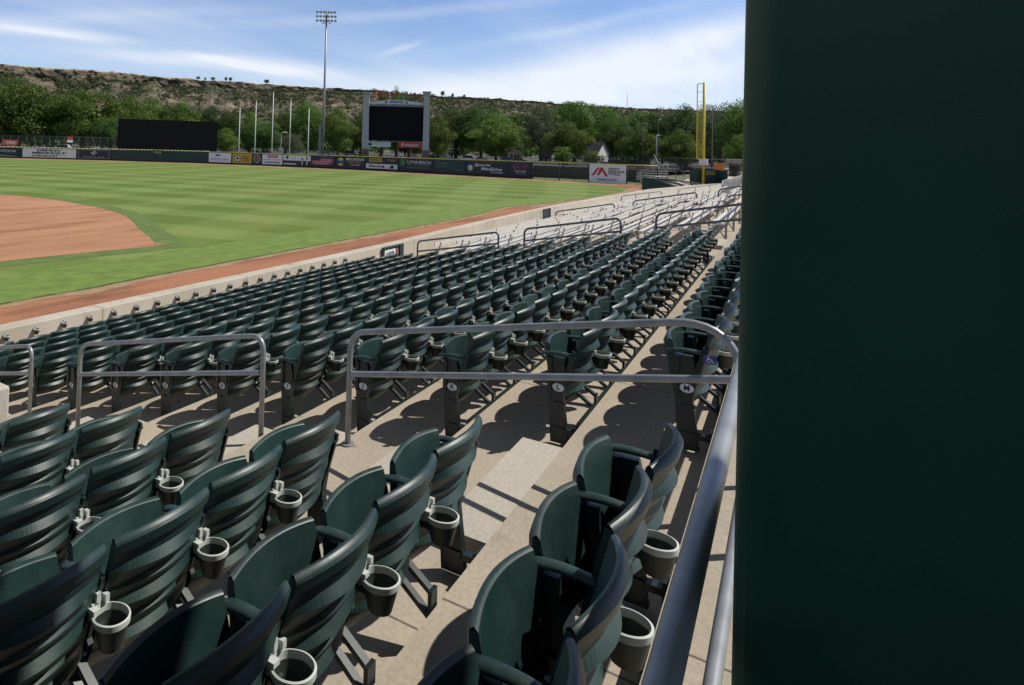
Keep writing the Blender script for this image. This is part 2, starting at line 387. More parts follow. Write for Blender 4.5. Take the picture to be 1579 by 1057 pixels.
def ringpoly(cx, cz, r0, r1, n=28, a0=0, a1=2*PI):
    out = []
    for k in range(n):
        a, b = a0+(a1-a0)*k/n, a0+(a1-a0)*(k+1)/n
        out.append([(cx+r0*math.cos(a), cz+r0*math.sin(a)), (cx+r1*math.cos(a), cz+r1*math.sin(a)), (cx+r1*math.cos(b), cz+r1*math.sin(b)), (cx+r0*math.cos(b), cz+r0*math.sin(b))])
    return out
def arc(pts, corner, rad, n=6):   # rounded polyline corners
    P = [Vector(p) for p in pts]; out = [P[0]]
    for i in range(1, len(P)-1):
        a, b, c = P[i-1], P[i], P[i+1]; u = (a-b).normalized(); w = (c-b).normalized()
        p0, p1 = b+u*rad, b+w*rad
        for k in range(n+1):
            t = k/n; out.append(p0*(1-t)**2+b*2*t*(1-t)+p1*t*t)
    out.append(P[-1]); return out
ORD = 'first second third fourth fifth sixth seventh eighth ninth tenth eleventh twelfth thirteenth fourteenth fifteenth sixteenth seventeenth eighteenth nineteenth twentieth twenty-first twenty-second twenty-third twenty-fourth twenty-fifth twenty-sixth'.split()

# ------------------------------------------------------------------ stand geometry
T, H, Y0, ZM = .815, .174, .41, 2.53           # tread depth, riser, first riser, row M tread height
NR = 13
def tread(n): return ZM-H*n
def badge_y(n): return .565+T*n
LET = 'MLKJIHGFEDCBA'
# ================================================================== GROUND
def sheet(name, poly, z, m, **kw):
    mb = MB(); mb.quad(*[(x, y, z) for x, y in poly]); return struct(mb, name, m, **kw)
sheet('ground', [(-3000, -3000), (6000, -3000), (6000, 6000), (-3000, 6000)], -.03, 'far_ground')
FENCE = [(40, 172), (55.5, 152), (71, 131.8), (82, 115), (89, 100), (92.4, 86), (94, 73), (95, 62), (95, 52), (94.6, 43), (93.9, 33.3), (93.2, 29), (92.6, 24.4), (93.2, 19.7), (94.2, 15.6)]
def WALLY(x):
    P = [(-60, 12.02), (19, 12.05), (26, 12.4), (38, 12.66), (46, 12.4), (54.7, 11.85), (63.5, 11.6), (69.6, 10.56), (76.4, 9.45), (86.9, 7.2), (92, 6.3)]
    for (a, b), (c, d) in zip(P, P[1:]):
        if x <= c: return b+(d-b)*(x-a)/(c-a)
    return P[-1][1]
mb = MB()
infield_turf = [(-120, 11.9), (92, 11.9)]+[(x, y) for x, y in reversed(FENCE)]+[(-60, 250), (-120, 200)]
# field base under the track and turf
mb.quad(*[(x, y, 0) for x, y in [(-120, 5), (92, 5), (94.2, 15.6)]+[(x, y) for x, y in reversed(FENCE[:-1])]+[(-60, 250), (-120, 200)]])
struct(mb, 'warning_track', 'track_clay')
inner = []
for i, (x, y) in enumerate(FENCE):
    a = FENCE[max(i-1, 0)]; b = FENCE[min(i+1, len(FENCE)-1)]
    t = Vector((b[0]-a[0], b[1]-a[1], 0)).normalized(); nrm = Vector((t.y, -t.x, 0))
    inner.append((x+nrm.x*(5.5 if nrm.x < 0 else -5.5), y+nrm.y*(5.5 if nrm.x < 0 else -5.5)))
def smooth_edge(P, z0=0., amp=.12, step=1.0):
    out = []
    for (a, b), (c, d) in zip(P, P[1:]):
        n = max(1, int(math.hypot(c-a, d-b)/step))
        for k in range(n):
            t = k/n; x = a+(c-a)*t; y = b+(d-b)*t
            out.append((x, y+amp*(noise.noise(Vector((x*.9, y*.9, z0)))+.5*noise.noise(Vector((x*3.1, y*3.1, z0+5))))))
    out.append(P[-1]); return out
south = [(-120, 17.5), (15.3, 17.5), (26.9, 17.55), (35.7, 17.6), (39.8, 17.8), (43.7, 18.3), (46, 18.5), (49, 17.8), (53.2, 17.2), (63.7, 16.3), (74.7, 16.3), (81.5, 17.0)]
south = smooth_edge(south, amp=.14, step=.6)
corner = [(84, 18.5), (85.8, 20.5)]
grass = south+corner+[(p[0], p[1]) for p in reversed([q for q in inner if q[1] > 22])]+[(-60, 240), (-120, 190)]
mb = MB(); mb.quad(*[(x, y, .01) for x, y in grass]); struct(mb, 'outfield_grass', 'turf')
mb = MB()   # ragged darker lip where the turf meets the track
for (a, b), (c, d) in zip(south, south[1:]):
    if a > -20 and noise.noise(Vector((a*1.7, 0, 9))) > -.12: mb.quad((a, b-.03, .014), (c, d-.03, .014), (c, d+.03, .03), (a, b+.03, .03))
struct(mb, 'grass_edge', 'turf_edge')
mb = MB()   # dry soil between turf and red track
for (a, b), (c, d) in zip(south, south[1:]):
    if a > -20:
        w0, w1 = [.34+.55*abs(noise.noise(Vector((q_*.4, 3, 1))))+.35*noise.noise(Vector((q_*2.9, 3, 1))) for q_ in (a, c)]
        if a > 60: w0 = w1 = 1.6
        mb.quad((a, b-w0, .008), (c, d-w1, .008), (c, d-.03, .008), (a, b-.03, .008))
struct(mb, 'dry_soil_strip', 'dry_soil')
mb = MB()   # brighter border strip
for (a, b), (c, d) in zip(south, south[1:]):
    if a > -20 and a < 60: mb.quad((a, b+.1, .014), (c, d+.1, .014), (c, d+3.4, .014), (a, b+3.4, .014))
struct(mb, 'grass_border', 'turf_border')
mb = MB(); strip = [q for q in inner if q[1] > 20]
for (a, b), (p, q) in zip(list(zip(FENCE, inner)), list(zip(FENCE, inner))[1:]):
    mb.quad((a[0], a[1], .006), (b[0], b[1], .006), (q[0], q[1], .006), (p[0], p[1], .006))
struct(mb, 'fence_track', 'fence_clay')
# infield skin
mat('clay_mark', (.50, .26, .16), .95, var=.1, scale=3.)
skin = [(12, 23.45), (13.7, 23.2), (15.6, 22.8), (17.0, 22.45), (18.2, 22.3), (18.15, 23.1), (19.2, 24.9), (20.4, 27.2), (21.8, 29.5), (23.1, 31.9), (24.1, 34.3), (24.9, 37), (25.4, 40.2), (25.9, 43), (26.0, 46), (25.7, 49.3), (24.5, 53), (22, 57.5), (18, 62), (12, 66), (4, 69), (-6, 70), (-16, 68), (-30, 60), (-30, 24.9), (0, 24.9)]
sk = smooth_edge(skin+[skin[0]], 3., .10, .8)[:-1]
def ring(P, d):
    out = []
    for i, (x, y) in enumerate(P):
        a = P[i-1]; b = P[(i+1) % len(P)]; t = Vector((b[0]-a[0], b[1]-a[1])); t.normalize(); out.append((x+t.y*d, y-t.x*d))
    return out
mb = MB(); rg = ring(sk, 1.1)
for i in range(len(sk)):
    j = (i+1) % len(sk); mb.quad((*sk[i], .018), (*rg[i], .018), (*rg[j], .018), (*sk[j], .018))
struct(mb, 'infield_grass_edge', 'turf_dark')
mb = MB(); mb.quad(*[(x, y, .022) for x, y in sk]); struct(mb, 'infield_dirt', 'clay')
mb = MB(); mb.quad((47.6, 16.9, .02), (47.6, 17.0, .02), (50.4, 16.5, .02), (50.4, 16.4, .02))
struct(mb, 'foul_line', 'white_ink')
# beyond the fence
def outside(off):
    out = []
    for i, (x, y) in enumerate(FENCE):
        a = FENCE[max(i-1, 0)]; b = FENCE[min(i+1, len(FENCE)-1)]
        t = Vector((b[0]-a[0], b[1]-a[1], 0)).normalized(); n = Vector((-t.y, t.x, 0))
        if n.x < 0: n = -n
        out.append((x+n.x*off, y+n.y*off))
    return out
mb = MB(); o1 = outside(.3); o2 = outside(14)
for a, b, c, d in zip(o1, o1[1:], o2[1:], o2): mb.quad((*a, .0), (*d, .0), (*c, .0), (*b, .0))
struct(mb, 'grass_verge', 'verge_grass')
mb = MB(); o3 = outside(75)
for a, b, c, d in zip(o2, o2[1:], o3[1:], o3): mb.quad((*a, .004), (*d, .004), (*c, .004), (*b, .004))
struct(mb, 'parking_lot', 'asphalt')
mb = MB(); mb.quad((170, 30, -.01), (420, 0, -.01), (420, 300, -.01), (150, 330, -.01)); struct(mb, 'road', 'asphalt')
mb = MB(); mb.quad((95.5, -40, .012), (240, -40, .012), (240, 19, .012), (95.5, 15, .012)); struct(mb, 'plaza', 'plaza')

# ================================================================== STAND
mb = MB(); X0, X1 = -14., 40.
for n in range(NR-1, -1, -1):
    y0 = Y0+T*n; y1 = y0+T if n < NR-1 else 12.0
    mb.box((X0, y0, -.02), (X1, y1, tread(n)))
struct(mb, 'seating_steps', 'concrete')
mb = MB()
mb.box((X0, -6, -.02), (X1, Y0-.001, ZM+H)); struct(mb, 'concourse', 'concrete')
mb = MB()          # aisle half steps
for X in (3.66, 16.0):
    for n in range(1, NR):
        y = Y0+T*n; xo = 0 if X < 10 else .22*y
        mb.box((X-.62+xo, y-.001, tread(n)+.001), (X+.62+xo, y+.33, tread(n)+H/2))
struct(mb, 'aisle_steps', 'concrete_pale')
mb = MB()          # field wall
xs = [-60+.0]+[x for x in range(-56, 92, 4)]+[92]
TH = .36
def wtop(x): return 1.02
for a, b in zip(xs, xs[1:]):
    ya, yb = WALLY(a), WALLY(b); g = .012
    g = .006 if int(a) % 12 == 0 else -.002
    A = [(a+g, ya-TH), (b, yb-TH), (b, yb), (a+g, ya)]
    n = len(mb.v)
    for z in (-.02, wtop(a)):
        for x, y in A: mb.v.append((x, y, z))
    for q in ((0, 3, 2, 1), (4, 5, 6, 7), (0, 1, 5, 4), (1, 2, 6, 5), (2, 3, 7, 6), (3, 0, 4, 7)): mb._f(tuple(n+i for i in q))
mb.build('field_wall', 'wall_concrete', bevel=.018, label='low pale concrete wall between the seating and the red warning track', cat='wall')
mb = MB()
zw_ = lambda x: .445+(.86-.445)*max(0, min(1, (x-40)/12))
for a, b in zip(range(40, 92, 2), range(42, 94, 2)):
    mb.quad((a, -6, zw_(a)), (b, -6, zw_(b)), (b, WALLY(min(b, 92))-TH, zw_(b)), (a, WALLY(a)-TH, zw_(a)))
struct(mb, 'walkway', 'concrete_pale')
# gates in the wall
def wall_gate(x0, x1, label, sign):
    e = empty('wall_gate', (x0, WALLY(x0), 0), math.atan2(WALLY(x1)-WALLY(x0), x1-x0), label=label, cat='gate', group='gates in the field wall')
    w = x1-x0
    MB().box((0, -TH-.05, .45), (w, -TH-.002, .95)).build('panel', 'slate', e)
    MB().box((-.03, -TH-.10, .951), (w+.03, -TH-.002, .985)).build('top_plate', 'dark_green', e, bevel=.01)
    MB().box((w+.04, -TH-.08, .4), (w+.30, -TH-.003, .985)).build('post', 'slate', e, bevel=.01)
    if sign:
        b = MB().box((.08, -TH-.075, .64), (w*.74, -TH-.051, .88)).build('sign_board', 'white_paint', e)
        text(b, 'LADDER', w*.41, .76, w*.5, .11, 'navy_ink', y=-TH-.08)
        b = MB().box((w*.78, -TH-.075, .68), (w*.93, -TH-.051, .88)).build('warning_plate', 'rust', e)
wall_gate(18.3, 19.35, 'green gate in the concrete field wall with a white lettered sign, nearest', True)
wall_gate(36.3, 37.3, 'small green-topped gate in the field wall beside the aluminium benches', False)

# ================================================================== CHAIRS
def pitch_s(n): return .4575+.0042*n
def back_mesh():
    mb = MB(); W = .425; zb, zt = .235, .775
    def base(u, t):
        x = (u-.5)*W*(1-.10*max(0, .25-t)); bow = -.052*(1-(2*u-1)**2)
        y = .018-.148*t+bow*(0.55+.45*t)+(.045*((.22-t)/.22)**2 if t < .22 else 0); z = zb+(zt-zb)*t
        z += .022*(1-(2*u-1)**2)*(t > .5)*(t-.5)*2
        return x, y, z
    prof = [(0, .0), (.08, -.004)]
    for tk, dk in ((.225, .030), (.375, .012), (.515, .031), (.645, .013), (.775, .033)): prof += [(tk-.035, -.009-dk*.45), (tk, -.006-dk), (tk+dk*1.75, -.005), (tk+dk*1.75+.02, -.006)]
    prof += [(.895, -.007), (.915, -.020), (.985, -.019), (1., -.010)]
    def rear(u, v):
        i = v*(len(prof)-1); k = min(int(i+1e-6), len(prof)-2); f = i-k
        t = prof[k][0]*(1-f)+prof[k+1][0]*f; d = prof[k][1]*(1-f)+prof[k+1][1]*f
        x, y, z = base(u, t); am = (.12+.88*(1-abs(2*u-1)**2.0)) if t < .86 else (.6+.4*(1-abs(2*u-1)**2))
        z -= .010*(1-(2*u-1)**2)*(t < .86)
        return (x*(1 if t < .9 else 1.02), y-.016+d*am, z)
    def front(u, v):
        x, y, z = base(u, v); return (x, y+.004, z+(.006 if v > .99 else 0))
    mb.grid(rear, 24, len(prof)-1, smooth=False)
    mb.grid(front, 14, 6, flip=True)
    mb.grid(lambda u, v: Vector(rear(u, 1))*(1-v)+Vector(front(u, 1))*v+Vector((0, 0, .012*math.sin(PI*v))), 14, 3)
    mb.grid(lambda u, v: Vector(rear(u, 0))*(1-v)+Vector(front(u, 0))*v, 14, 1, flip=True)
    for uu, fl in ((0, False), (1, True)): mb.grid(lambda u, v: Vector(rear(uu, v))*(1-u)+Vector(front(uu, v))*u, 1, len(prof)-1, flip=fl, smooth=False)
    return mb.mesh('backrest', 'seat_plastic')
def seat_mesh():
    mb = MB(); W = .425
    def base(u, t):
        x = (u-.5)*W*(1-.06*t*t); bow = .035*(1-(2*u-1)**2)
        y = .045+.055*t+bow; z = .31+.36*t+.012*(1-(2*u-1)**2)*t
        return Vector((x, y, z))
    def under(u, v):
        p = base(u, v); e = .5-.5*math.cos(min(1, 6*min(u, 1-u, v, 1-v))*PI); p.y += .012+.02*e*(1 if v < .97 else .3)+.006*math.sin(v*PI*3); return p
    def top(u, v): p = base(u, v); p.y -= .014+.012*math.sin(PI*v); return p
    mb.grid(under, 12, 9, flip=True); mb.grid(top, 12, 5)
    mb.grid(lambda u, v: top(u, 1)*(1-v)+under(u, 1)*v+Vector((0, 0, .012*math.sin(PI*v))), 12, 2)
    mb.grid(lambda u, v: top(u, 0)*(1-v)+under(u, 0)*v, 12, 1, flip=True)
    for uu, fl in ((0, False), (1, True)): mb.grid(lambda u, v: top(uu, v)*(1-u)+under(uu, v)*u, 1, 9, flip=fl)
    return mb.mesh('seat', 'seat_plastic')
def frame_mesh():
    mb = MB()
    mb.beam((0, .045, .60), (0, .03, .33), .022, .055, up=(0, 1, 0))      # upright under the armrest
    mb.beam((0, .03, .36), (0, -.05, .42), .02, .05)
    mb.beam((0, -.03, .40), (0, -.105, .66), .016, .035, up=(0, 1, 0))     # back strap
    mb.beam((0, .06, .35), (0, -.135, .225), .030, .020)                 # cantilever bars to the riser
    mb.beam((0, .05, .25), (0, -.13, .125), .030, .020)
    mb.beam((0, -.138, .24), (0, -.138, .10), .05, .018, up=(0, 1, 0))    # mounting plate
    mb.beam((0, .07, .36), (0, .07, .235), .035, .022, up=(0, 1, 0))
    mb.box((-.03, .0, .33), (.03, .05, .38))
    return mb.mesh('frame', 'seat_iron')
def end_mesh():
    mb = MB()
    prof = [(.055, .60), (.075, .40), (.05, .02), (-.075, .02), (-.035, .33), (-.06, .47), (-.03, .60)]
    n = len(mb.v); k = len(prof)
    for x in (-.018, .018):
        for y, z in prof: mb.v.append((x, y, z))
    mb._f(tuple(range(n, n+k))); mb._f(tuple(range(n+2*k-1, n+k-1, -1)))
    for i in range(k): mb._f((n+i, n+k+i, n+k+(i+1) % k, n+(i+1) % k))
    mb.beam((0, -.06, .11), (0, -.14, .11), .045, .03); mb.beam((0, -.138, .16), (0, -.138, .06), .075, .018, up=(0, 1, 0))
    mb.box((-.03, .045, .36), (.02, .075, .60))
    mb.box((-.026, -.055, .10), (.0, .03, .13)); mb.box((-.026, -.05, .28), (.0, .03, .30))
    mb.beam((0, -.03, .40), (0, -.105, .66), .016, .035, up=(0, 1, 0))
    return mb.mesh('end_panel', 'seat_iron')
def arm_mesh():
    mb = MB()
    def f(u, v):
        y = .125-.235*v; w = .027*(1-.25*v)*(1 if v > .04 else .55); a = 2*PI*u
        return (w*math.cos(a), y, .622+.013*math.sin(a)+.008*math.sin(PI*v)-.012*(1-v)**4)
    mb.grid(f, 12, 8, flip=True); n = len(mb.v)
    mb._f(tuple(range(0, 12))); mb._f(tuple(range(8*13+11, 8*13-1, -1)))
    return mb.mesh('armrest', 'seat_plastic')
def cup_mesh():
    mb = MB()
    top = [(-.030, -.105), (.030, -.105), (.055, -.150), (.058, -.185), (.044, -.222), (.018, -.242), (-.018, -.242), (-.044, -.222), (-.058, -.185), (-.055, -.150)]
    for _ in range(2): top = [q for k in range(len(top)) for q in ((top[k-1][0]*.25+top[k][0]*.75, top[k-1][1]*.25+top[k][1]*.75), (top[k][0]*.75+top[(k+1) % len(top)][0]*.25, top[k][1]*.75+top[(k+1) % len(top)][1]*.25))]
    cy = -.175; z1 = .545; K = len(top)
    def loop(P, s_, z): return [(x*s_, cy+(y-cy)*s_, z) for x, y in P]
    rings = [loop(top, .93, z1-.022), loop(top, 1.03, z1-.016), loop(top, 1.05, z1+.004), loop(top, .94, z1+.006), loop(top, .90, z1-.018)]
    def skin(A, B): 
        n = len(mb.v); mb.v += A+B
        for k in range(K): q = (k+1) % K; mb._f((n+k, n+q, n+K+q, n+K+k), True)
    for A, B in zip(rings, rings[1:]): skin(A, B)
    mb.box((-.034, -.112, z1-.03), (.034, -.092, z1+.03)); mb.box((-.020, -.118, z1+.03), (-.004, -.098, z1+.062)); mb.box((.010, -.125, z1+.02), (.026, -.100, z1+.045)); mb.box((-.045, -.14, z1+.007), (-.02, -.10, z1+.022))
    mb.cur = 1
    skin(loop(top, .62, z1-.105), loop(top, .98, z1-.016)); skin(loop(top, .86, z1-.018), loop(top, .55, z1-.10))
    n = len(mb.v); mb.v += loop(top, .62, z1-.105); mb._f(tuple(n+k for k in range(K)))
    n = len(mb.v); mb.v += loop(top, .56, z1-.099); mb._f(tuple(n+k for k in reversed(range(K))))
    mb.beam((0, -.13, z1-.06), (0, -.07, z1-.05), .02, .03)
    return mb.mesh('cup_holder', 'cup_plastic', 'cup_dark')
ME = dict(back=back_mesh(), seat=seat_mesh(), frame=frame_mesh(), end=end_mesh(), arm=arm_mesh(), cup=cup_mesh())
plate_mb = MB(); plate_mb.quad(*[(-.0215, .045*math.cos(a)*.92, .40+.028*math.sin(a)) for a in [2*PI*k/20 for k in range(20)]][::-1]); PL = plate_mb.mesh('row_letter_plate', 'white_paint')
def chair(X, n, kdx, label, group, side=1, first=False, last=False, letter=None):
    """side=+1: the aisle end standard is at the low-X side"""
    e = empty('stadium_seat', (X, badge_y(n), tread(n)), label=label, cat='stadium seat', group=group)
    h = pitch_s(n)/2
    a = link('backrest', ME['back'], e, (0, random.uniform(-.006, .006), random.uniform(-.003, .003)))
    a.rotation_euler[0] = random.gauss(0, .012)
    b = link('seat', ME['seat'], e, (0, 0, 0)); b.rotation_euler[0] = random.gauss(0, .035)
    link('end_panel' if first else 'frame', ME['end' if first else 'frame'], e, (-h, 0, 0))
    link('armrest', ME['arm'], e, (-h, 0, 0))
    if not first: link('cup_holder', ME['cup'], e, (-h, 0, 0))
    if last:
        link('end_panel', ME['end'], e, (h, 0, 0)); link('armrest', ME['arm'], e, (h, 0, 0))
    if letter:
        p = link('row_letter_plate', PL, e, (-h, 0, 0))
        c = bpy.data.curves.new('lettering', 'FONT'); c.body = letter; c.size = .048; c.align_x = 'CENTER'; c.align_y = 'CENTER'; c.extrude = .0008; c.offset = .001
        c.materials.append(M['navy_ink']); o = link('lettering', c, p, (-.0235, 0, .40)); o.rotation_euler = (PI/2, 0, -PI/2)
    return e
XS = 4.5
main = {}
for n in range(NR):
    yb = badge_y(n); xe = 13.35+.235*yb; cnt = int((xe-XS)/pitch_s(n))
    for k in range(cnt):
        L_ = 'dark green folding seat in row %s, %s seat from the lettered aisle end' % (LET[n], ORD[k])
        if k == 0: L_ = 'dark green folding seat at the near aisle end of row %s' % LET[n]
        if k == cnt-1: L_ = 'dark green folding seat at the far bleacher end of row %s' % LET[n]
        chair(XS+pitch_s(n)*(k+.5), n, k, L_, 'green folding seats beyond the near aisle', first=k == 0, last=k == cnt-1, letter=LET[n] if k == 0 else None)
for n in range(1, NR):
    yy = Y0+T*n
    MB().box((XS-.02, yy+.006, tread(n)+.06), (XS+pitch_s(n-1)*int((13.35+.235*badge_y(n)-XS)/pitch_s(n))+.02, yy+.026, tread(n)+H+.010)).build('mounting_rail', 'seat_iron', label='thin dark mounting rail on the step behind row %s' % LET[n], cat='rail', group='mounting rails of the seat rows')
for k in range(22):
    X = 5.05+.53*k
    if X > 17.6: break
    e = empty('wall_cup_holder', (X, WALLY(X)-TH+.105, .365), label='white rimmed cup holder on the field wall, %s from the near end' % ORD[k], cat='cup holder', group='cup holders on the field wall')
    link('cup', ME['cup'], e); e.scale = (.85, .85, .85); e.location.z = .45; e.location.y = WALLY(X)-TH+.09
VX = 2.70                                       # stair tunnel corner
for n in range(0, 6):
    k = 0; X = 2.86-pitch_s(n)/2
    while X > .5*badge_y(n)-.75 and X > -.5:
        L_ = 'green folding seat on the camera side of the aisle, row %s, %s from the aisle' % (LET[n], ORD[k])
        e = chair(X, n, k, L_, 'green folding seats on the camera side of the aisle', first=False, last=k == 0)
        X -= pitch_s(n); k += 1
# accessible sticker on the first seat of row M
e = empty('accessible_sign', (XS-.032, badge_y(0)-.13, tread(0)+.605), rz=-PI/2+.25, label='small blue wheelchair symbol plate on the armrest of the end seat in row M', cat='sign')
MB().box((-.052, -.004, -.038), (.052, .004, .038)).build('plate', 'accessible_blue', e)
flat(e, 'wheelchair_symbol', [disc(-.014, .026, .006, n=12), rect(-.019, -.004, -.011, .018)]+ringpoly(-.008, -.008, .015, .019, 20, R(120), R(400))+[[(-.015, .0), (.010, -.002), (.010, .003), (-.015, .005)], [(.008, .003), (.022, -.022), (.027, -.020), (.013, .004)], rect(.024, -.024, .036, -.020), rect(-.018, .008, .006, .012)], 'white_ink', y=-.0045, t=.001)
e.scale = (.72, .72, .72)

# stair tunnel walls (vomitory)
mb = MB(); mb.box((-6, 5.05, -.02), (VX, 5.30, 2.50)); mb.box((VX-.25, 5.301, -.02), (VX, 11.6, 2.499))
mb.box((-6, 5.301, -.02), (VX-.251, 11.6, .25))
mb.build('tunnel_wall', 'concrete_pale', bevel=.02, label='pale concrete wall corner of the stair tunnel left of the handrails', cat='wall')

# ================================================================== HANDRAILS
def handrail(X, ya, yb, r, m, label, group, skew=0., ra=.15, rb=.15):
    zt = lambda y: tread(0)+.95-.2135*(y-.565)
    xx = lambda y: X+skew*y
    e = empty('handrail', (xx(ya), ya, 0), label=label, cat='handrail', group=group); O_ = Vector((xx(ya), ya, 0))
    q = lambda y, z: Vector((xx(y), y, z))-O_
    gz = lambda y: tread(max(0, min(NR-1, int((y-Y0)/T))))
    q0, q1, q2, q3 = q(ya, gz(ya)-.01), q(ya, zt(ya)), q(yb, zt(yb)), q(yb, gz(yb)-.01); top = [q0]
    for A, B, D_, rad in ((q0, q1, q2, ra), (q1, q2, q3, rb)):
        u = (A-B).normalized()*rad; w = (D_-B).normalized()*rad
        for k in range(11): t = k/10; top.append((B+u)*(1-t)**2+B*2*t*(1-t)+(B+w)*t*t)
    top.append(q3)
    MB().tube(top, r, 12).build('top_rail', m, e)
    MB().tube([q(ya+r, zt(ya+r)-.305), q(yb-r, zt(yb-r)-.305)], r*.96, 10, caps=False).build('mid_rail', m, e)
    for y in (ya, yb):
        MB().tube([q(y, gz(y)+.001), q(y, gz(y)+.012)], r*2.2, 14).build('base_flange', m, e)
    return e
GR = 'steel handrails in the near aisle'
handrail(3.80, .22, 2.79, .0215, 'galvanized', 'long grey steel aisle handrail nearest the green column', GR, skew=.06, ra=.36, rb=.14)
handrail(4.02, 3.70, 6.22, .0215, 'galvanized', 'middle grey steel handrail of the near aisle', GR)
handrail(4.08, 7.22, 9.9, .0215, 'galvanized', 'grey steel handrail cut by the left edge of the picture', GR)
G2 = 'dark handrails where the green seats meet the benches'
for (a, b), w in zip(((.5, 2.6), (3.4, 5.95), (6.75, 9.65)), ('nearest the green column', 'in the middle of the seat ends', 'closest to the field wall')):
    handrail(14.7, a, b, .026, 'rail_paint', 'dark handrail between green seats and benches, '+w, G2, skew=.25)
G3 = 'handrails in the first bleacher aisle'
for (a, b), w in zip(((.9, 2.45), (3.2, 5.6), (6.35, 8.9)), ('upper one', 'middle one', 'lower one near the field wall')):
    handrail(27.2, a, b, .027, 'rail_paint', 'dark handrail in the first aisle of the benches, '+w, G3, skew=.1)
G4 = 'handrails in the far bleacher aisle'
for (pa, pb), w in zip((((958, 302.5), (1020, 295.5)), ((1046, 292.5), (1114, 283))), ('left one', 'right one')):
    A, B = onz(*pa, 1.82), onz(*pb, 1.82); A.z = B.z = .86
    e = empty('handrail', A, label='thin dark pipe rail on the pale walkway past the benches, '+w, cat='handrail', group=G4); d_ = B-A
    MB().tube(arc([(0, 0, 0), (0, 0, .96), d_+Vector((0, 0, .96)), d_], None, .3, 6), .03, 8).build('top_rail', 'rail_paint', e)
    for t_ in (.33, .66): MB().tube([d_*t_, d_*t_+Vector((0, 0, .95))], .022, 6).build('post', 'rail_paint', e)
# concourse guard rail
e = empty('guard_rail', (0, .15, ZM+H), label='pale grey pipe guard rail running past the dark green column', cat='railing')
MB().tube([(-8, 0, .965), (11, 0, .965)], .024, 14).build('top_rail', 'galvanized', e)
MB().tube([(-8, 0, .5), (11, 0, .5)], .019, 10).build('mid_rail', 'galvanized', e)
for x in (-5.1, -2.6, 3.2, 5.7, 8.3, 10.9): MB().tube([(x, 0, .0), (x, 0, .95)], .021, 10).build('post', 'galvanized', e)

# ================================================================== BENCHES
def seg_limits():
    return ((17.0, lambda y: .13*max(0, y-3), 26.6, .1), (28.1, lambda y: .1*y, 36.6, .0))
SEG = ('between the green seats and first aisle', 'in the far bleacher block')
ROWW = ('top', 'second highest', 'third highest', 'fourth highest', 'fifth highest', 'sixth highest', 'middle', 'sixth from the wall', 'fifth from the wall', 'fourth from the wall', 'third from the wall', 'second from the wall', 'lowest, by the wall')
pl = {}
for si, (a, fa, b, sk_) in enumerate(seg_limits()):
    for n in range(NR):
        y = badge_y(n)+.05; xa = a+fa(y); xb = b+sk_*y
        if (si == 0 and n == 12) or (si == 1 and n > 10): continue
        if si == 1: xb = 36.7+.25*n-(3.5 if n == 10 else 0)
        L_ = xb-xa
        e = empty('aluminium_bench', (xa, y, tread(n)), label='pale aluminium bench, %s row, %s' % (ROWW[n], SEG[si]), cat='bench', group='aluminium bleacher benches')
        MB().box((0, -.02, .40), (L_, .24, .44)).build('seat_plank', 'aluminum', e)
        MB().box((0, -.135, .70), (L_, -.10, .80)).build('backrest', 'aluminum', e)
        npst = max(2, int(L_/1.85)); key = 'legm'
        if key not in pl:
            m1 = MB(); m1.beam((0, -.05, .0), (0, -.05, .395), .05, .05, up=(0, 1, 0)); m1.beam((0, -.05, .40), (0, -.155, .79), .045, .03, up=(0, 1, 0)); m1.beam((0, -.1, .375), (0, .2, .375), .045, .045)
            m1.beam((0, .17, .36), (0, -.03, .06), .03, .03)
            pl[key] = m1.mesh('leg', 'bench_leg')
        for i in range(npst): link('leg', pl[key], e, (.35+(L_-.7)*i/(npst-1), 0, 0))

# picket barrier at the far end of the benches
A0, A1 = on_x(1114, 304, 39.6), on_x(1114, 279, 39.6); B0, B1 = on_x(1147, 294, 43.), on_x(1147, 270, 43.)
e = empty('picket_barrier', (A0.x, A0.y, 0), label='grey steel picket barrier across the far end of the benches', cat='barrier')
for nm, P_, Q_ in (('top_rail', A1, B1), ('bottom_rail', A0, B0)): MB().tube([P_-Vector((A0.x, A0.y, 0)), Q_-Vector((A0.x, A0.y, 0))], .03, 8).build(nm, 'galvanized', e)
for i in range(19):
    t = i/18; MB().tube([A0.lerp(B0, t)-Vector((A0.x, A0.y, 0)), A1.lerp(B1, t)-Vector((A0.x, A0.y, 0))], .026, 6).build('picket', 'galvanized', e)
for i in (0, 18): t = i/18; MB().tube([A1.lerp(B1, t)-Vector((A0.x, A0.y, 0)), Vector((A1.lerp(B1, t).x-A0.x, A1.lerp(B1, t).y-A0.y, .86))], .04, 8).build('post', 'galvanized', e)

# ================================================================== COLUMN, ADDED SHADE ROOF
cd = ray(1147, 300); ang = math.atan2(cd.y, cd.x)
e = empty('steel_column', (1.12, .024, ZM+H), label='thick dark green painted steel column filling the right edge', cat='column')
e.rotation_euler = Matrix.Rotation(R(.6), 3, F0).to_euler()
W_ = .56; yl = 1.12*math.tan(ang)
def rr_poly(x0, y0, x1, y1, r, n=7):
    P = []
    for cx, cy, a in ((x1-r, y1-r, 0), (x0+r, y1-r, PI/2), (x0+r, y0+r, PI), (x1-r, y0+r, 1.5*PI)):
        for k in range(n+1): P.append((cx+r*math.cos(a+PI/2*k/n), cy+r*math.sin(a+PI/2*k/n)))
    return P
P = rr_poly(0, yl-W_, W_, yl-.003, .05); mb = MB(); n = len(P)
for z in (0, 5.2):
    for x, y in P: mb.v.append((x, y, z))
for i in range(n): mb._f((i, (i+1) % n, n+(i+1) % n, n+i), True)
mb._f(tuple(range(n-1, -1, -1))); mb._f(tuple(range(n, 2*n)))
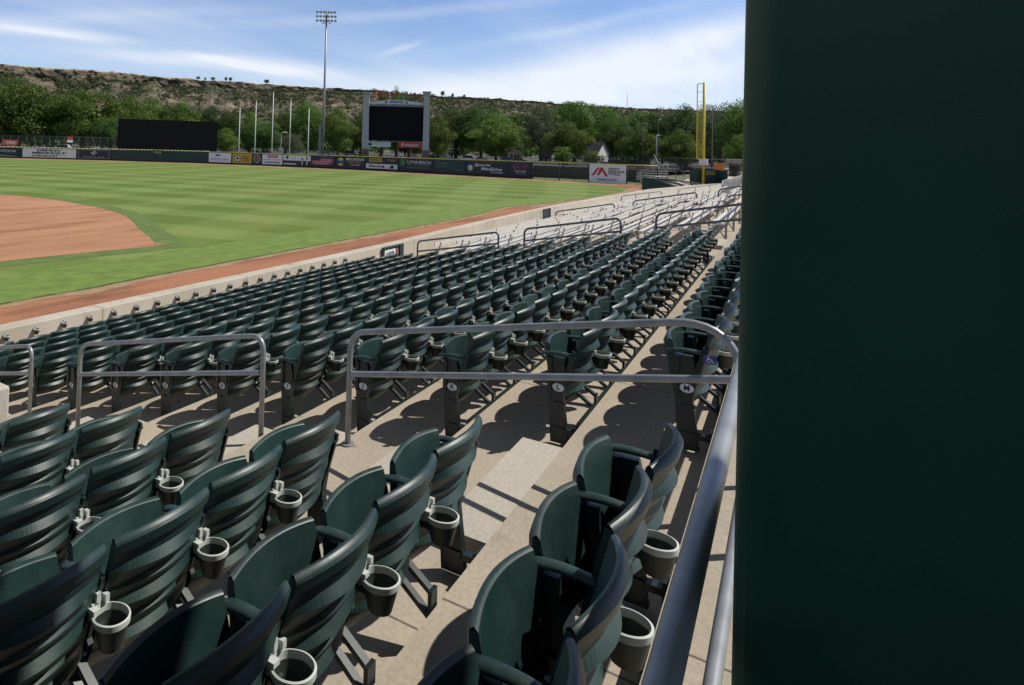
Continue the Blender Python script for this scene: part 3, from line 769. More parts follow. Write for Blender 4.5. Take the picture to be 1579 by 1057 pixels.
mb.build('shaft', 'column_paint', e)
MB().box((-.08, yl-W_-.08, .0), (W_+.08, yl+.075, .025)).build('base_plate', 'column_paint', e, bevel=.004)
for x, y in ((-.04, yl-W_-.04), (W_+.04, yl-W_-.04), (-.04, yl+.037), (W_+.04, yl+.037)):
    MB().tube([(x, y, .02), (x, y, .06)], .016, 6).build('anchor_bolt', 'galvanized', e)
mb = MB(); mb.box((-16, -8, 7.9), (4.0, .7, 8.05))  # unseen roof, added to keep the column and nearby floor in shade
for x in range(-15, 4, 3): mb.box((x, -7.9, 7.6), (x+.15, .6, 7.899))
mb.build('shade_roof', 'column_paint', label='unseen dark green roof added above the camera to shade the column', cat='roof')

# ================================================================== OUTFIELD FENCE
def plan_dir(px):
    d = ray(px, HOR); return d.x, d.y
def fence_at(px, off=0.):
    """point where the line of sight of column px meets the fence line (its foot, in plan)"""
    dx, dy = plan_dir(px); P = FENCE
    for (a, b), (c, d) in zip(P, P[1:]):
        ex, ey = c-a, d-b; det = dx*(-ey)+ex*dy
        if abs(det) < 1e-9: continue
        t = (a*(-ey)+ex*b)/det; u = (dx*b-dy*a)/det
        if -1e-6 <= u <= 1.000001 and t > 0: return Vector((dx*t, dy*t, 0))
    return Vector((P[-1][0], P[-1][1], 0))
TOPS = [(-40, 226.3), (35, 227.7), (120, 229.7), (244, 232.2), (322, 234.3), (405, 237.3), (480, 239.6), (570, 242.3), (615, 243.6), (660, 245.2), (719, 247.1), (822, 250.3), (863, 251.2), (909, 253), (967, 255.3), (1015, 256.9)]
def topz(px):
    for (a, y0), (b, y1) in zip(TOPS, TOPS[1:]):
        if px <= b or b == 1015:
            y = y0+(y1-y0)*(px-a)/(b-a); p = fence_at(px); d = ray(px, y); return EYE+d.z*math.hypot(p.x, p.y)/math.hypot(d.x, d.y)
fence = empty('outfield_fence', (0, 0, 0), label='long dark green outfield fence with a yellow capped top', cat='fence')
cols = list(range(-40, 822, 14))+[822]
mb = MB(); cp = MB(); kb = MB()
pts = [(fence_at(c), topz(c)) for c in cols]
for (a, za), (b, zb) in zip(pts, pts[1:]):
    t = (b-a).normalized(); nn = Vector((-t.y, t.x, 0))       # away from the field?
    if nn.dot(a) < 0: nn = -nn
    for m_, y0, y1, z0, z1a, z1b in ((mb, .02, .12, 0, za, zb), (kb, -.03, .019, 0, .26, .26)):
        n = len(m_.v)
        for z in (0, 1):
            for p, zt in ((a+nn*y0, z1a), (b+nn*y0, z1b), (b+nn*y1, z1b), (a+nn*y1, z1a)): m_.v.append((p.x, p.y, zt if z else z0))
        for q in ((0, 3, 2, 1), (4, 5, 6, 7), (0, 1, 5, 4), (1, 2, 6, 5), (2, 3, 7, 6), (3, 0, 4, 7)): m_._f(tuple(n+i for i in q))
mb.build('fence_panels', 'dark_green', fence); kb.build('kick_board', 'maroon', fence)
cp.tube([p+Vector((0, 0, z+.03)) for (p, z), c in zip(pts, cols) if c >= 320], .075, 8); cp.build('top_cap', 'cap_yellow', fence)
MB().tube([p+Vector((0, 0, z+.03)) for (p, z), c in zip(pts, cols) if c <= 330], .10, 8).build('top_cap', 'cap_dotted', fence)
# chain link part of the fence
cf = empty('chain_link_fence', (0, 0, 0), label='chain link part of the outfield fence with green posts and yellow cap', cat='fence')
pts2 = [(fence_at(c), topz(c)) for c in (822, 842, 863, 886, 909, 938, 967, 990, 1015)]
MB().tube([p+Vector((0, 0, z+.03)) for p, z in pts2], .085, 8).build('top_cap', 'cap_yellow', cf)
for i, (p, z) in enumerate(pts2):
    MB().tube([p, p+Vector((0, 0, z))], .10 if i % 2 == 0 else .035, 8).build('post', 'dark_green', cf)
for (a, za), (b, zb) in zip(pts2, pts2[1:]):
    L_ = (b-a).length; m = MB(); m.quad((0, 0, .03), (L_, 0, .03), (L_, 0, zb), (0, 0, za))
    m.build('wire_mesh', 'chain_link', cf, loc=(a.x, a.y, 0), rz=math.atan2(b.y-a.y, b.x-a.x))

def banner(px0, px1, label, m, bot=.30, topgap=.12, top=None):
    a, b = fence_at(px0), fence_at(px1); t = (b-a).normalized(); nn = Vector((-t.y, t.x, 0))
    if nn.dot(a) < 0: nn = -nn
    # keep the chord clear of the curved fence: move it a little towards the field
    mid = fence_at((px0+px1)/2); chord = (a+b)/2; sag = max(0, (chord-mid).dot(nn)); a = a-nn*(sag+.06)
    L_ = (b-(a+nn*(sag+.06))).length; h = (top or min(topz(px0), topz(px1)))-topgap
    o = MB().box((0, -.03, bot), (L_, .0, h)).build('advertising_banner', m, None, (a.x, a.y, 0), math.atan2(t.y, t.x), label=label, cat='banner', group='advertising banners on the outfield fence')
    return o, L_, bot, h
def P(b, fx, fz): return fx*b[1], b[2]+fz*(b[3]-b[2])
def btext(b, s, fx, fz, fw, fh, m, **k):
    x, z = P(b, fx, fz); return text(b[0], s, x, z, fw*b[1], fh*(b[3]-b[2]), m, y=-.045, **k)
def bflat(b, name, polys, m, y=-.035): return flat(b[0], name, polys, m, y=y, t=.01)
def brect(b, name, x0, z0, x1, z1, m, y=-.035):
    p, q = P(b, x0, z0), P(b, x1, z1); return bflat(b, name, [rect(p[0], p[1], q[0], q[1])], m, y)
b = banner(-38, 33, 'dark navy banner with pale lettering at the left edge, a green swoosh below', 'navy')
btext(b, 'altana', .72, .72, .34, .30, 'white_ink'); btext(b, 'FEDERAL CREDIT UNION', .76, .45, .26, .07, 'grey_ink')
bflat(b, 'swoosh', [[P(b, .2, .0), P(b, .97, .0), P(b, .8, .14), P(b, .6, .2), P(b, .4, .18)]], 'green_ink')
b = banner(35.5, 118, 'wide white banner with three lines of bold black lettering', 'white_paint')
btext(b, 'DENNY', .50, .80, .46, .24, 'black_ink', bold=.045); btext(b, 'MENHOLT', .50, .50, 0.63, .25, 'black_ink', bold=.045); btext(b, 'CHEVROLET', .42, .18, .50, .20, 'black_ink', bold=.045)
btext(b, 'FIND NEW ROADS', .76, .2, .13, .06, 'grey_ink')
b = banner(120.5, 170.5, 'black banner with a white framed S emblem over a name', 'navy')
for r in ((.02, .03, .98, .07), (.02, .93, .98, .97), (.02, .03, .035, .97), (.965, .03, .98, .97)): brect(b, 'border', *r, 'grey_ink')
bflat(b, 'emblem', [disc(*P(b, .5, .66), .25*(b[3]-b[2])*1.25, .25*(b[3]-b[2]), 24)], 'white_ink'); btext(b, 'S', .5, .66, .19, .42, 'navy', bold=.02).location
btext(b, 'Stockman Bank', .5, .2, .66, .22, 'grey_ink')
b = banner(323, 357.5, 'white banner with a blue swoosh and blue name, right of the long green wall', 'white_paint')
bflat(b, 'swoosh', [[P(b, .22, .62), P(b, .36, .74), P(b, .24, .86), P(b, .58, .80), P(b, .46, .66)]], 'blue'); btext(b, 'Billings Clinic', .5, .33, .74, .22, 'blue')
b = banner(359.5, 389, 'gold banner with a round black and white emblem', 'gold')
c_ = P(b, .27, .5); hh = b[3]-b[2]
bflat(b, 'emblem_ring', ringpoly(*c_, .30*hh, .36*hh), 'black_ink'); bflat(b, 'emblem', [disc(*c_, .28*hh)], 'white_ink')
bflat(b, 'emblem_mark', [[(c_[0]-.2*hh, c_[1]), (c_[0]-.05*hh, c_[1]+.17*hh), (c_[0]+.18*hh, c_[1]+.02*hh), (c_[0]+.05*hh, c_[1]-.17*hh)]], 'black_ink', y=-.05)
btext(b, 'BUFFALO', .70, .76, .36, .12, 'black_ink'); btext(b, 'WILD', .70, .52, .38, .24, 'black_ink', bold=.02); btext(b, 'WINGS', .70, .27, .36, .16, 'black_ink')
b = banner(390.5, 404, 'small dark banner with a round red and white seal', 'slate')
c_ = P(b, .5, .52); bflat(b, 'seal_ring', ringpoly(*c_, .30*hh, .42*hh), 'grey_ink'); bflat(b, 'seal', [disc(*c_, .2*hh)], 'brick_red')
b = banner(405.5, 436.5, 'white banner with a rounded red logo above a line of small lettering', 'white_paint')
brect(b, 'logo_plate', .28, .68, .78, .92, 'brick_red'); btext(b, 'FIRST BANK', .53, .80, .38, .12, 'white_ink', bold=.0); b[0].children[-1].location
btext(b, 'COMMUNITY STRONG', .5, .5, .86, .09, 'brick_red'); brect(b, 'strip', .12, .14, .88, .30, 'grey_ink')
b = banner(437.8, 480, 'white and teal banner printed with two people in dark suits', 'white_paint')
brect(b, 'lower_field', .0, .0, 1., .48, 'slate', y=-.032); brect(b, 'strip', .02, .08, .48, .2, 'white_ink', y=-.042)
bflat(b, 'emblem', [disc(*P(b, .15, .78), .17*hh, n=6)], 'navy'); btext(b, 'REAL ESTATE', .38, .72, .2, .1, 'grey_ink')
for fx, fz in ((.70, .62), (.87, .70)):
    q = P(b, fx, fz)
    bflat(b, 'printed_suit', [[(q[0]-.27*hh, b[2]), (q[0]+.27*hh, b[2]), (q[0]+.22*hh, q[1]-.26*hh), (q[0], q[1]-.16*hh), (q[0]-.22*hh, q[1]-.26*hh)]], 'black_ink', y=-.045)
    bflat(b, 'printed_shirt', [[(q[0]-.02*hh, b[2]+.02), (q[0]+.02*hh, b[2]+.02), (q[0]+.08*hh, q[1]-.18*hh), (q[0]-.08*hh, q[1]-.18*hh)]], 'white_ink', y=-.057)
    bflat(b, 'printed_head', [disc(q[0], q[1], .10*hh, .14*hh, 14)], 'skin_print', y=-.06); bflat(b, 'printed_hair', [disc(q[0], q[1]+.05*hh, .105*hh, .11*hh, 14, 0, PI)], 'black_ink', y=-.072)
b = banner(481.5, 518, 'navy banner with three pink and red bars of lettering', 'navy')
for i, (x0, x1, z0, z1) in enumerate(((.36, .92, .58, .74), (.02, .92, .38, .56), (.02, .84, .20, .36))): brect(b, 'strip', x0, z0, x1, z1, 'pink_ink')
btext(b, 'AMERICAN', .62, .66, .42, .10, 'white_ink'); btext(b, 'FAMILY INSURANCE', .46, .47, .7, .1, 'white_ink'); btext(b, 'OPEN 24 HOURS', .42, .28, .5, .09, 'white_ink'); btext(b, 'SERVING YOU', .62, .9, .4, .10, 'grey_ink')
b = banner(519, 564, 'navy banner with a round blue and yellow M emblem', 'navy')
c_ = P(b, .17, .54); bflat(b, 'emblem', [disc(*c_, .38*hh, n=30)], 'yellow'); btext(b, 'M', .17, .52, .24, .44, 'blue', bold=.04)
for o in (b[0].children[-1],): TEXTS[-1] = (TEXTS[-1][0],)+TEXTS[-1][1:5]+(-.06,)
btext(b, 'MOUNTAIN', .66, .80, .60, .24, 'white_ink', bold=.015); btext(b, 'ELECTRIC', .66, .53, .44, .19, 'gold'); btext(b, '248-0000', .66, .29, .32, .11, 'white_ink')
b = banner(565.5, 615, 'dark banner with a yellow plate above a white strip', 'navy')
brect(b, 'plate', .10, .66, .50, .96, 'gold'); btext(b, 'DEWALT', .30, .81, .34, .18, 'black_ink', bold=.03); TEXTS[-1] = TEXTS[-1][:5]+(-.06,)
btext(b, 'CONSTRUCTION SUPPLY', .30, .56, .50, .07, 'grey_ink'); brect(b, 'white_strip', .0, .05, .98, .46, 'white_ink'); btext(b, 'Milwaukee', .32, .27, .42, .22, 'navy_ink', bold=.02); TEXTS[-1] = TEXTS[-1][:5]+(-.06,)
bflat(b, 'mark', [[P(b, .50, .12), P(b, .55, .4), P(b, .60, .12)]], 'red', y=-.05); bflat(b, 'truck_mark', [[P(b, .74, .1), P(b, .86, .1), P(b, .88, .3), P(b, .82, .42), P(b, .76, .28)]], 'black_ink', y=-.05); btext(b, 'TOOLS', .80, .82, .22, .16, 'gold')
b = banner(616.5, 667.5, 'black banner with a square outlined emblem and a thin-lettered name', 'navy')
x, z = P(b, .11, .72); bflat(b, 'emblem', [rect(x-.27*hh, z-.27*hh, x+.27*hh, z-.22*hh), rect(x-.27*hh, z+.22*hh, x+.27*hh, z+.27*hh), rect(x-.27*hh, z-.27*hh, x-.22*hh, z+.27*hh), rect(x+.22*hh, z-.27*hh, x+.27*hh, z+.27*hh), rect(x-.1*hh, z-.2*hh, x+.1*hh, z+.15*hh)], 'green_ink')
btext(b, 'LYNNRICH', .61, .74, .70, .26, 'white_ink'); btext(b, 'WINDOWS AND EXTERIORS', .60, .50, .66, .07, 'grey_ink'); btext(b, 'LIGHTING UP BIG SKY', .56, .27, .66, .13, 'green_ink')
b = banner(668.5, 718, 'blue-green banner with green lettering in two lines', 'slate')
btext(b, 'Cushing', .32, .74, .36, .22, 'green_ink'); btext(b, 'Terrell', .27, .50, .28, .20, 'green_ink'); btext(b, 'ARCHITECTURE', .80, .24, .22, .08, 'grey_ink')
b = banner(719.5, 784, 'navy banner with a white bird seal and slanted white lettering', 'navy')
c_ = P(b, .11, .47); bflat(b, 'seal', [disc(*c_, .27*hh, n=26)], 'grey_ink'); bflat(b, 'seal_centre', [disc(*c_, .18*hh, n=22)], 'white_ink', y=-.048)
bflat(b, 'seal_mark', [[(c_[0]-.12*hh, c_[1]+.1*hh), (c_[0]+.0*hh, c_[1]+.02*hh), (c_[0]+.12*hh, c_[1]-.12*hh), (c_[0]-.03*hh, c_[1]-.04*hh)]], 'navy_ink', y=-.06)
btext(b, 'Sports', .40, .70, .40, .27, 'white_ink', shear=.3, bold=.02); btext(b, 'Medicine', .62, .44, .50, .25, 'white_ink', shear=.3, bold=.02); btext(b, 'Provider', .76, .20, .30, .16, 'white_ink', shear=.3)
btext(b, 'YOUR HOMETOWN TEAM', .5, .93, .78, .07, 'brick_red')
b = banner(785, 820, 'navy banner with a red name inside a white ellipse outline', 'navy')
c_ = P(b, .55, .68); bflat(b, 'ellipse', [q for q in [[(p[0], c_[1]+(p[1]-c_[1])*.5) for p in s] for s in ringpoly(*c_, .62*hh, .66*hh, 34, .2, 2*PI-.6)]], 'grey_ink')
btext(b, 'AMR', .55, .68, .5, .22, 'red', shear=.3); btext(b, 'MONTANA', .55, .34, .48, .13, 'white_ink'); btext(b, 'AMBULANCE', .55, .17, .42, .08, 'grey_ink')
b = banner(909.8, 966.2, 'white banner with two red chevron peaks on the chain link fence', 'white_paint', bot=.05, topgap=-.02)
q = lambda fx, fz: P(b, fx, fz)
bflat(b, 'peaks', [[q(.05, .38), q(.13, .38), q(.27, .78), q(.23, .84)], [q(.20, .40), q(.27, .40), q(.35, .62), q(.44, .36), q(.52, .34), q(.36, .84), q(.31, .84)]], 'red')
bflat(b, 'peak_edge', [[q(.23, .84), q(.27, .78), q(.29, .70), q(.31, .76)]], 'red')
for s, z in (('FIRST', .76), ('MONTANA', .62), ('TITLE', .48)): btext(b, s, .52+.0315*len(s), z, .063*len(s), .115, 'maroon', shear=.15, bold=.03)
btext(b, 'Bringing it home!', .49, .17, .52, .11, 'black_ink', bold=.03)
# distance figures on the wall
p = fence_at(244); t = (fence_at(250)-fence_at(238)).normalized()
e = MB().box((-.95, -.02, -.45), (.95, -.0, .45)).build('distance_marker', 'dark_green', None, (p.x, p.y, 1.95), math.atan2(t.y, t.x), label='yellow distance figures painted on the long green centre field wall', cat='sign')
e.location -= Vector((p.x, p.y, 0)).normalized()*.12
text(e, '410', 0, 0, 1.5, .6, 'cap_yellow', y=-.03, bold=.02)
# right field corner wall
a = Vector((92.6, 11.6, 0)); bb = Vector((94.4, 8.6, 0)); cc = Vector((92.6, 7.35, 0))
cw = empty('corner_wall', a, label='dark green padded corner wall behind the seats with yellow figures', cat='wall')
ld = lambda p: p-a
for i, (p, q_) in enumerate(((a, bb), (bb, cc))):
    d = q_-p; MB().box((0, 0, 0), (d.length, .15, 2.38)).build('padded_panel', 'dark_green', cw, loc=p-a, rz=math.atan2(d.y, d.x))
d = bb-a
o_ = link('number_plate', MB().box((1.45, -.01, 1.5), (3.2, -.002, 2.25)).mesh('number_plate', 'dark_green'), cw, rz=math.atan2(d.y, d.x))
text(o_, '350', 2.62, 1.95, 1.2, .5, 'cap_yellow', y=-.02, bold=.02)
# foul pole
fpb = on_x(1085, 262, 93.0); X_ = 93.0
base = Vector((93.05, on_x(1084.3, 275, 93).y, 0)); ph = on_x(1087.5, 127.5, 93).z
e = empty('foul_pole', base, label='tall yellow foul pole with a mesh screen on its left side', cat='pole')
MB().tube([(0, 0, 0), (0, 0, ph)], .17, 16).build('pole', 'yellow', e)
sw = .62; zb_ = on_x(1080, 246, 93).z
MB().tube(arc([(0, .2, ph-.12), (0, .2+sw, ph-.12), (0, .2+sw, zb_), (0, .1, zb_)], None, .3, 5), .06, 7).build('screen_frame', 'yellow', e)
m1 = MB()
for k in range(1, 8): m1.tube([(0, .2, zb_+(ph-zb_)*k/8), (0, .2+sw, zb_+(ph-zb_)*k/8)], .03, 5)
m1.build('cross_bars', 'yellow', e)
m1 = MB(); m1.quad((0, 0, zb_), (sw, 0, zb_), (sw, 0, ph-2.9), (0, 0, ph-2.9)); m1.build('screen_mesh', 'yellow_mesh', e, loc=(0, .2, 0), rz=PI/2)
MB().box((-.22, -.5, 3.0), (.22, .5, 3.75)).build('junction_box', 'white_paint', e, bevel=.03)

# ================================================================== BATTER'S EYE, SCOREBOARD, POLES
def local(pxa, pxb, D):
    a, b = at(pxa, 230, D), at(pxb, 230, D); a.z = b.z = 0; t = b-a; return a, t.length, math.atan2(t.y, t.x)
def zat(px, y, D): return at(px, y, D).z
a, W, rz = local(180.5, 334.5, 150)
e = empty('batters_eye_board', a, rz, label='wide plain black board standing behind the centre field wall', cat='board')
zt, zb_ = zat(180, 183, 150), zat(250, 232, 150)-.3
m1 = MB(); m1.box((0, 0, zb_), (W, .3, zt)); m1.build('board', 'board_black', e, bevel=.02)
for x in (1, W/3, W*2/3, W-1): MB().box((x-.15, .31, 0), (x+.15, .6, zt-.5)).build('post', 'post_steel', e)
# scoreboard
D = 150; a, W, rz = local(556.5, 663, D); sc_ = W/106.5
e = empty('scoreboard', a, rz, label='large dark scoreboard screen between two grey pillars with brick bases', cat='scoreboard')
X = lambda px: (px-556.5)*sc_
Zy = lambda px, y: zat(px, y, D)
def pillar(x0, x1, dep, zt):
    m1 = MB(); cx = (x0+x1)/2
    for (u0, u1, z0, z1) in ((x0, x1, 3.5, zt-.6),):
        w0, w1 = (x1-x0)*.5, (x1-x0)*.43; n = len(m1.v)
        for z, w, dd in ((z0, w0, 0), (z1, w1, .1)):
            for xx, yy in ((cx-w, dd), (cx+w, dd), (cx+w, dep-dd), (cx-w, dep-dd)): m1.v.append((xx, yy, z))
        for q in ((0, 3, 2, 1), (4, 5, 6, 7), (0, 1, 5, 4), (1, 2, 6, 5), (2, 3, 7, 6), (3, 0, 4, 7)): m1._f(tuple(n+i for i in q))
    p = m1.build('pillar', 'pillar', e)
    MB().box((x0-.12, -.14, 0), (x1+.12, dep+.14, 3.62)).build('brick_base', 'pillar_brick', p)
    MB().box((x0-.04, -.05, zt-.85), (x1+.04, dep+.05, zt-.62)).build('pillar_collar', 'pillar_cap', p)
    MB().box((x0-.22, -.22, zt-.3), (x1+.22, dep+.22, zt)).build('pillar_cap', 'pillar_cap', p); MB().box((x0-.08, -.1, zt-.61), (x1+.08, dep+.1, zt-.301)).build('pillar_neck', 'pillar_cap', p)
zl = Zy(562, 142.5); zr = Zy(660, 141.5)
pillar(X(557.5), X(568), 1.9, zl); pillar(X(651.5), X(661.5), 1.9, zr)
sy = 1.0
MB().box((X(567.5), .5, Zy(600, 217)), (X(652), 1.3, Zy(610, 164.5))).build('screen', 'board_black', e, bevel=.03)
MB().box((X(568.2), .45, Zy(600, 164.2)), (X(651.5), 1.1, Zy(600, 161.5))).build('header_beam', 'post_steel', e)
zc0, zc1 = Zy(610, 161.5), Zy(610, 155.5)
pts_ = [(X(568.5), zc0+.05)]+[(X(568.5+83*k/20), zc0+.35+(zc1-zc0-.2)*math.sin(PI*k/20)**.8) for k in range(21)]+[(X(651.5), zc0+.05)]
s_ = MB().prism(pts_, .2, .5).build('arched_sign', 'chrome_white', e)
text(s_, 'PEPSI', X(610), (zc0+zc1)/2+.1, 3.0, .55, 'blue', y=.16, bold=.03)
for px in (593.5, 625): flat(s_, 'round_logo', [disc(X(px), zc0+.5, .33, n=16, a0=0, a1=PI)], 'red', y=.195); flat(s_, 'round_logo', [disc(X(px), zc0+.5, .33, n=16, a0=PI, a1=2*PI)], 'blue', y=.195)
nm = 'DEHLER PARK'
hd = MB().tube([(X(570+81*k/14), .75, Zy(610, 153.8)+.45+.55*math.sin(PI*k/14)) for k in range(15)], .05, 6).build('name_arch', 'post_steel', e)
for i, ch in enumerate(nm):
    if ch == ' ': continue
    px = 575.5+i*7.0; k = i/(len(nm)-1); z = Zy(610, 150.2)+.2+.62*math.sin(PI*(.08+.84*k)) ; text(hd, ch, X(px), z+.1, .82, 1.2, 'name_red', y=.6, bold=.05)
sg = MB().box((X(567), .1, Zy(580, 226.6)), (X(602.3), .3, Zy(580, 219))).build('lower_sign', 'chrome_white', e)
text(sg, 'Billings Airport', X(588), Zy(590, 222.3), 3.6, .5, 'grey_ink', y=.08); flat(sg, 'logo', [rect(X(568), Zy(580, 225), X(573), Zy(580, 221))], 'navy', y=.09)
sg = MB().box((X(613.5), .1, Zy(632, 228)), (X(651), .3, Zy(632, 219.3))).build('lower_sign', 'red', e)
text(sg, 'Budweiser', X(632.5), Zy(632, 223.5), 4.2, .85, 'white_ink', y=.08, shear=.3)
MB().box((X(568), .6, Zy(600, 219)), (X(651.5), .75, Zy(600, 218))).build('cross_beam', 'post_steel', e)
# light mast
a = at(497.5, 237, 150); zt = zat(505, 17, 150)
e = empty('floodlight_mast', (a.x, a.y, 0), math.atan2(R0.y, R0.x), label='very tall grey steel mast carrying three rows of floodlights', cat='floodlight')
MB().tube([(0, 0, 0), (0, 0, 15), (0, 0, zt)], [.33, .27, .17], 14).build('mast', 'mast_steel', e)
MB().box((-1.0, -.35, 2.), (-.45, .2, 9.0)).build('control_cabinet', 'post_steel', e)
zr_ = zt-.3
for j in range(3):
    z = zr_-j*1.0; MB().beam((-2.15, 0, z), (2.15, 0, z), .12, .12).build('crossarm', 'mast_steel', e)
    for k in range(6):
        x = -2.05+k*.82
        fl = MB(); ax = Vector((random.uniform(-.3, .3), -1, -.55)).normalized(); c0 = Vector((x, -.25, z+.02))
        fl.tube([c0, c0+ax*.16, c0+ax*.42, c0+ax*.44], [.11, .17, .31, .31], 12)
        lo = fl.build('floodlight', 'post_steel', e)
        MB().tube([c0+ax*.445, c0+ax*.47], [.29, .27], 12).build('lens', 'lamp_glass', lo)
for x in (-.9, -.3, .6): MB().box((x, -.2, zr_-2.75), (x+.3, .2, zr_-2.45)).build('ballast_box', 'post_steel', e)
# flag poles
for px, ty, w in ((370, 165, 'shortest bare white flagpole, leftmost of five'), (394.7, 154.5, 'bare white flagpole, second from the left of five'), (421, 141.5, 'tallest bare white flagpole, middle of five'), (448.3, 153.5, 'bare white flagpole, fourth from the left of five'), (476.7, 166.5, 'bare white flagpole nearest the floodlight mast')):
    a = at(px-2, 236, 137); zt = zat(px, ty, 137)
    e = empty('flagpole', (a.x, a.y, 0), label=w, cat='flagpole', group='five flagpoles behind the fence')
    MB().tube([(0, 0, 0), (0, 0, zt-.2)], [.12, .065], 10).build('shaft', 'white_paint', e); MB().tube([(0, 0, zt-.25), (0, 0, zt-.12), (0, 0, zt)], [.06, .15, .05], 8).build('finial', 'gold', e)
# back stop chain link behind centre field
def back_fence(pa, pb, D, h, label, m='chain_link_dark', nposts=12):
    a, W, rz = local(pa, pb, D)
    e = empty('chain_link_fence', a, rz, label=label, cat='fence')
    m1 = MB(); m1.quad((0, 0, .05), (W, 0, .05), (W, 0, h), (0, 0, h)); m1.build('wire_mesh', m, e)
    MB().tube([(0, 0, h), (W, 0, h)], .05, 6).build('top_rail', 'dark_post', e)
    for k in range(nposts+1): MB().tube([(W*k/nposts, 0, 0), (W*k/nposts, 0, h+.05)], .05, 6).build('post', 'dark_post', e)
back_fence(-60, 176, 172, 4.6, 'tall dark chain link fence under the trees left of the black board', nposts=20)
back_fence(336, 520, 170, 2.6, 'low chain link fence behind the flagpoles', m='chain_link', nposts=14)
back_fence(870, 1150, 150, 3.4, 'dark chain link fence behind the right field corner', nposts=14)
a, W, rz = local(3, 27, 158)
e = MB().box((0, 0, zat(15, 223.3, 158)), (W, .15, zat(15, 216, 158))).build('sponsor_sign', 'brick_red', None, a, rz, label='red sign with white script lettering behind the left end of the fence', cat='sign')
text(e, 'Brand', W*.55, zat(15, 219.6, 158), W*.6, .6, 'white_ink', y=-.02, shear=.3); TEXTS[-1][0].data.body = 'Scheels'
for q_ in (.3, W-.3): MB().box((q_-.06, .16, 0), (q_+.06, .25, zat(15, 217, 158))).build('post', 'post_steel', e)
a, W, rz = local(103, 112, 158)
e = MB().box((0, 0, zat(107, 220, 158)), (W, .1, zat(107, 211, 158))).build('notice_sign', 'white_paint', None, a, rz, label='small red and white notice board behind the fence', cat='sign')
MB().box((0, -.02, zat(107, 216, 158)), (W, -.001, zat(107, 211, 158))).build('red_header', 'brick_red', e); MB().box((W/2-.05, .11, 0), (W/2+.05, .2, zat(107, 212, 158))).build('post', 'post_steel', e)

# ================================================================== street lights
def street_lamp(px, yt, D, arm, label, m='post_steel', r=.09):
    a = at(px, 232, D); h = zat(px, yt, D); e = empty('street_lamp', (a.x, a.y, 0), math.atan2(R0.y, R0.x), label=label, cat='street lamp')
    MB().tube(arc([(0, 0, 0), (0, 0, h), (arm, 0, h-.05)], None, min(.8, abs(arm)*.9), 5), r, 8).build('pole', m, e)
    MB().box((arm-.3, -.18, h-.22), (arm+.35, .18, h-.03)).build('lamp_head', 'lamp_glass', e, bevel=.04)
street_lamp(433, 204, 190, 1.6, 'curved white street lamp among the flagpoles', 'white_paint', .1)
street_lamp(805, 188, 190, .5, 'thin dark street lamp left of the brown-leaved tree')
street_lamp(1014, 184, 175, .5, 'tall thin street lamp between the round trees')
street_lamp(991, 190, 190, .5, 'thin street lamp at the left side of a round tree')
street_lamp(1012, 208, 160, .5, 'pale short lamp pole in front of the tall one', 'white_paint')
street_lamp(1098, 170, 190, .5, 'dark pole just right of the yellow foul pole', r=.14)
# radio tower on the horizon
a = at(967, 166, 1900); e = empty('radio_mast', (a.x, a.y, a.z-18), label='thin radio mast on the distant ridge', cat='radio mast')
MB().tube([(0, 0, 0), (0, 0, zat(967, 143, 1900)-a.z+18)], .55, 5).build('mast', 'mast_steel', e); MB().beam((-1.4, 0, zat(967, 147, 1900)-a.z+18), (1.4, 0, zat(967, 147, 1900)-a.z+18), .5, .5).build('antenna', 'mast_steel', e)

# ================================================================== VEHICLES
def car(px, D, label, paint, L_=4.6, hgt=1.5, rz=None, van=False, flip=1):
    a = at(px, 233, D); e = empty('parked_car', (a.x, a.y, .01), (rz if rz is not None else math.atan2(R0.y, R0.x)+random.uniform(-.25, .25)), label=label, cat='car', group='cars parked beyond the fence')
    h = hgt; hl = L_/2; m1 = MB()
    low = [(-hl, .35), (-hl+.05, .8), (-hl+.9, .92)] if not van else [(-hl, .35), (-hl, 1.0), (-hl+.1, 1.1)]
    prof = low+[(hl-1.0, .95), (hl-.1, .85), (hl, .4), (hl-.1, .3), (-hl+.1, .3)]
    m1.prism([(flip*x, z) for x, z in (prof if flip > 0 else prof[::-1])][::-1], -.88, .88); m1.build('body', paint, e, bevel=.05)
    cab = [(-hl+.7, .93), (-hl+1.15, h), (hl-1.9, h), (hl-1.15, .95)] if not van else [(-hl+.05, 1.08), (-hl+.15, h), (hl-1.3, h), (hl-.6, .95)]
    m1 = MB(); m1.prism([(flip*x, z) for x, z in (cab if flip > 0 else cab[::-1])][::-1], -.76, .76); cb = m1.build('cabin', paint, e, bevel=.05)
    g = [(x*.94+(.0), z*.95+.04) for x, z in cab]
    MB().prism([(flip*x, min(z, h-.1)+.02) for x, z in (g if flip > 0 else g[::-1])][::-1], -.775, .775).build('windows', 'glass_dark', e)
    for x in (-hl+.85, hl-.9):
        for s in (-1, 1):
            w = MB().tube([(flip*x, s*.72, .33), (flip*x, s*.92, .33)], .33, 14).build('wheel', 'tyre', e)
            MB().tube([(flip*x, s*.921, .33), (flip*x, s*.93, .33)], .18, 10).build('rim', 'car_silver', w)
    return e
car(541, 262, 'pale blue pickup with a camper parked left of the scoreboard', 'car_silver', 5.6, 2.1, van=True)
car(560, 268, 'white van parked behind the left scoreboard pillar', 'car_white', 5, 2.0, van=True)
car(503, 260, 'small white car parked far behind the floodlight mast', 'car_white', 4.2)
car(614, 262, 'white car parked under the left half of the scoreboard', 'car_white')
car(634, 266, 'silver car parked under the right half of the scoreboard', 'car_silver')
car(664, 255, 'dark sedan with bright windshield right of the scoreboard', 'car_dark')
car(723, 224, 'silver off-roader with a dark window, parked among dark cars', 'car_white', 4.7, 1.9, van=True)
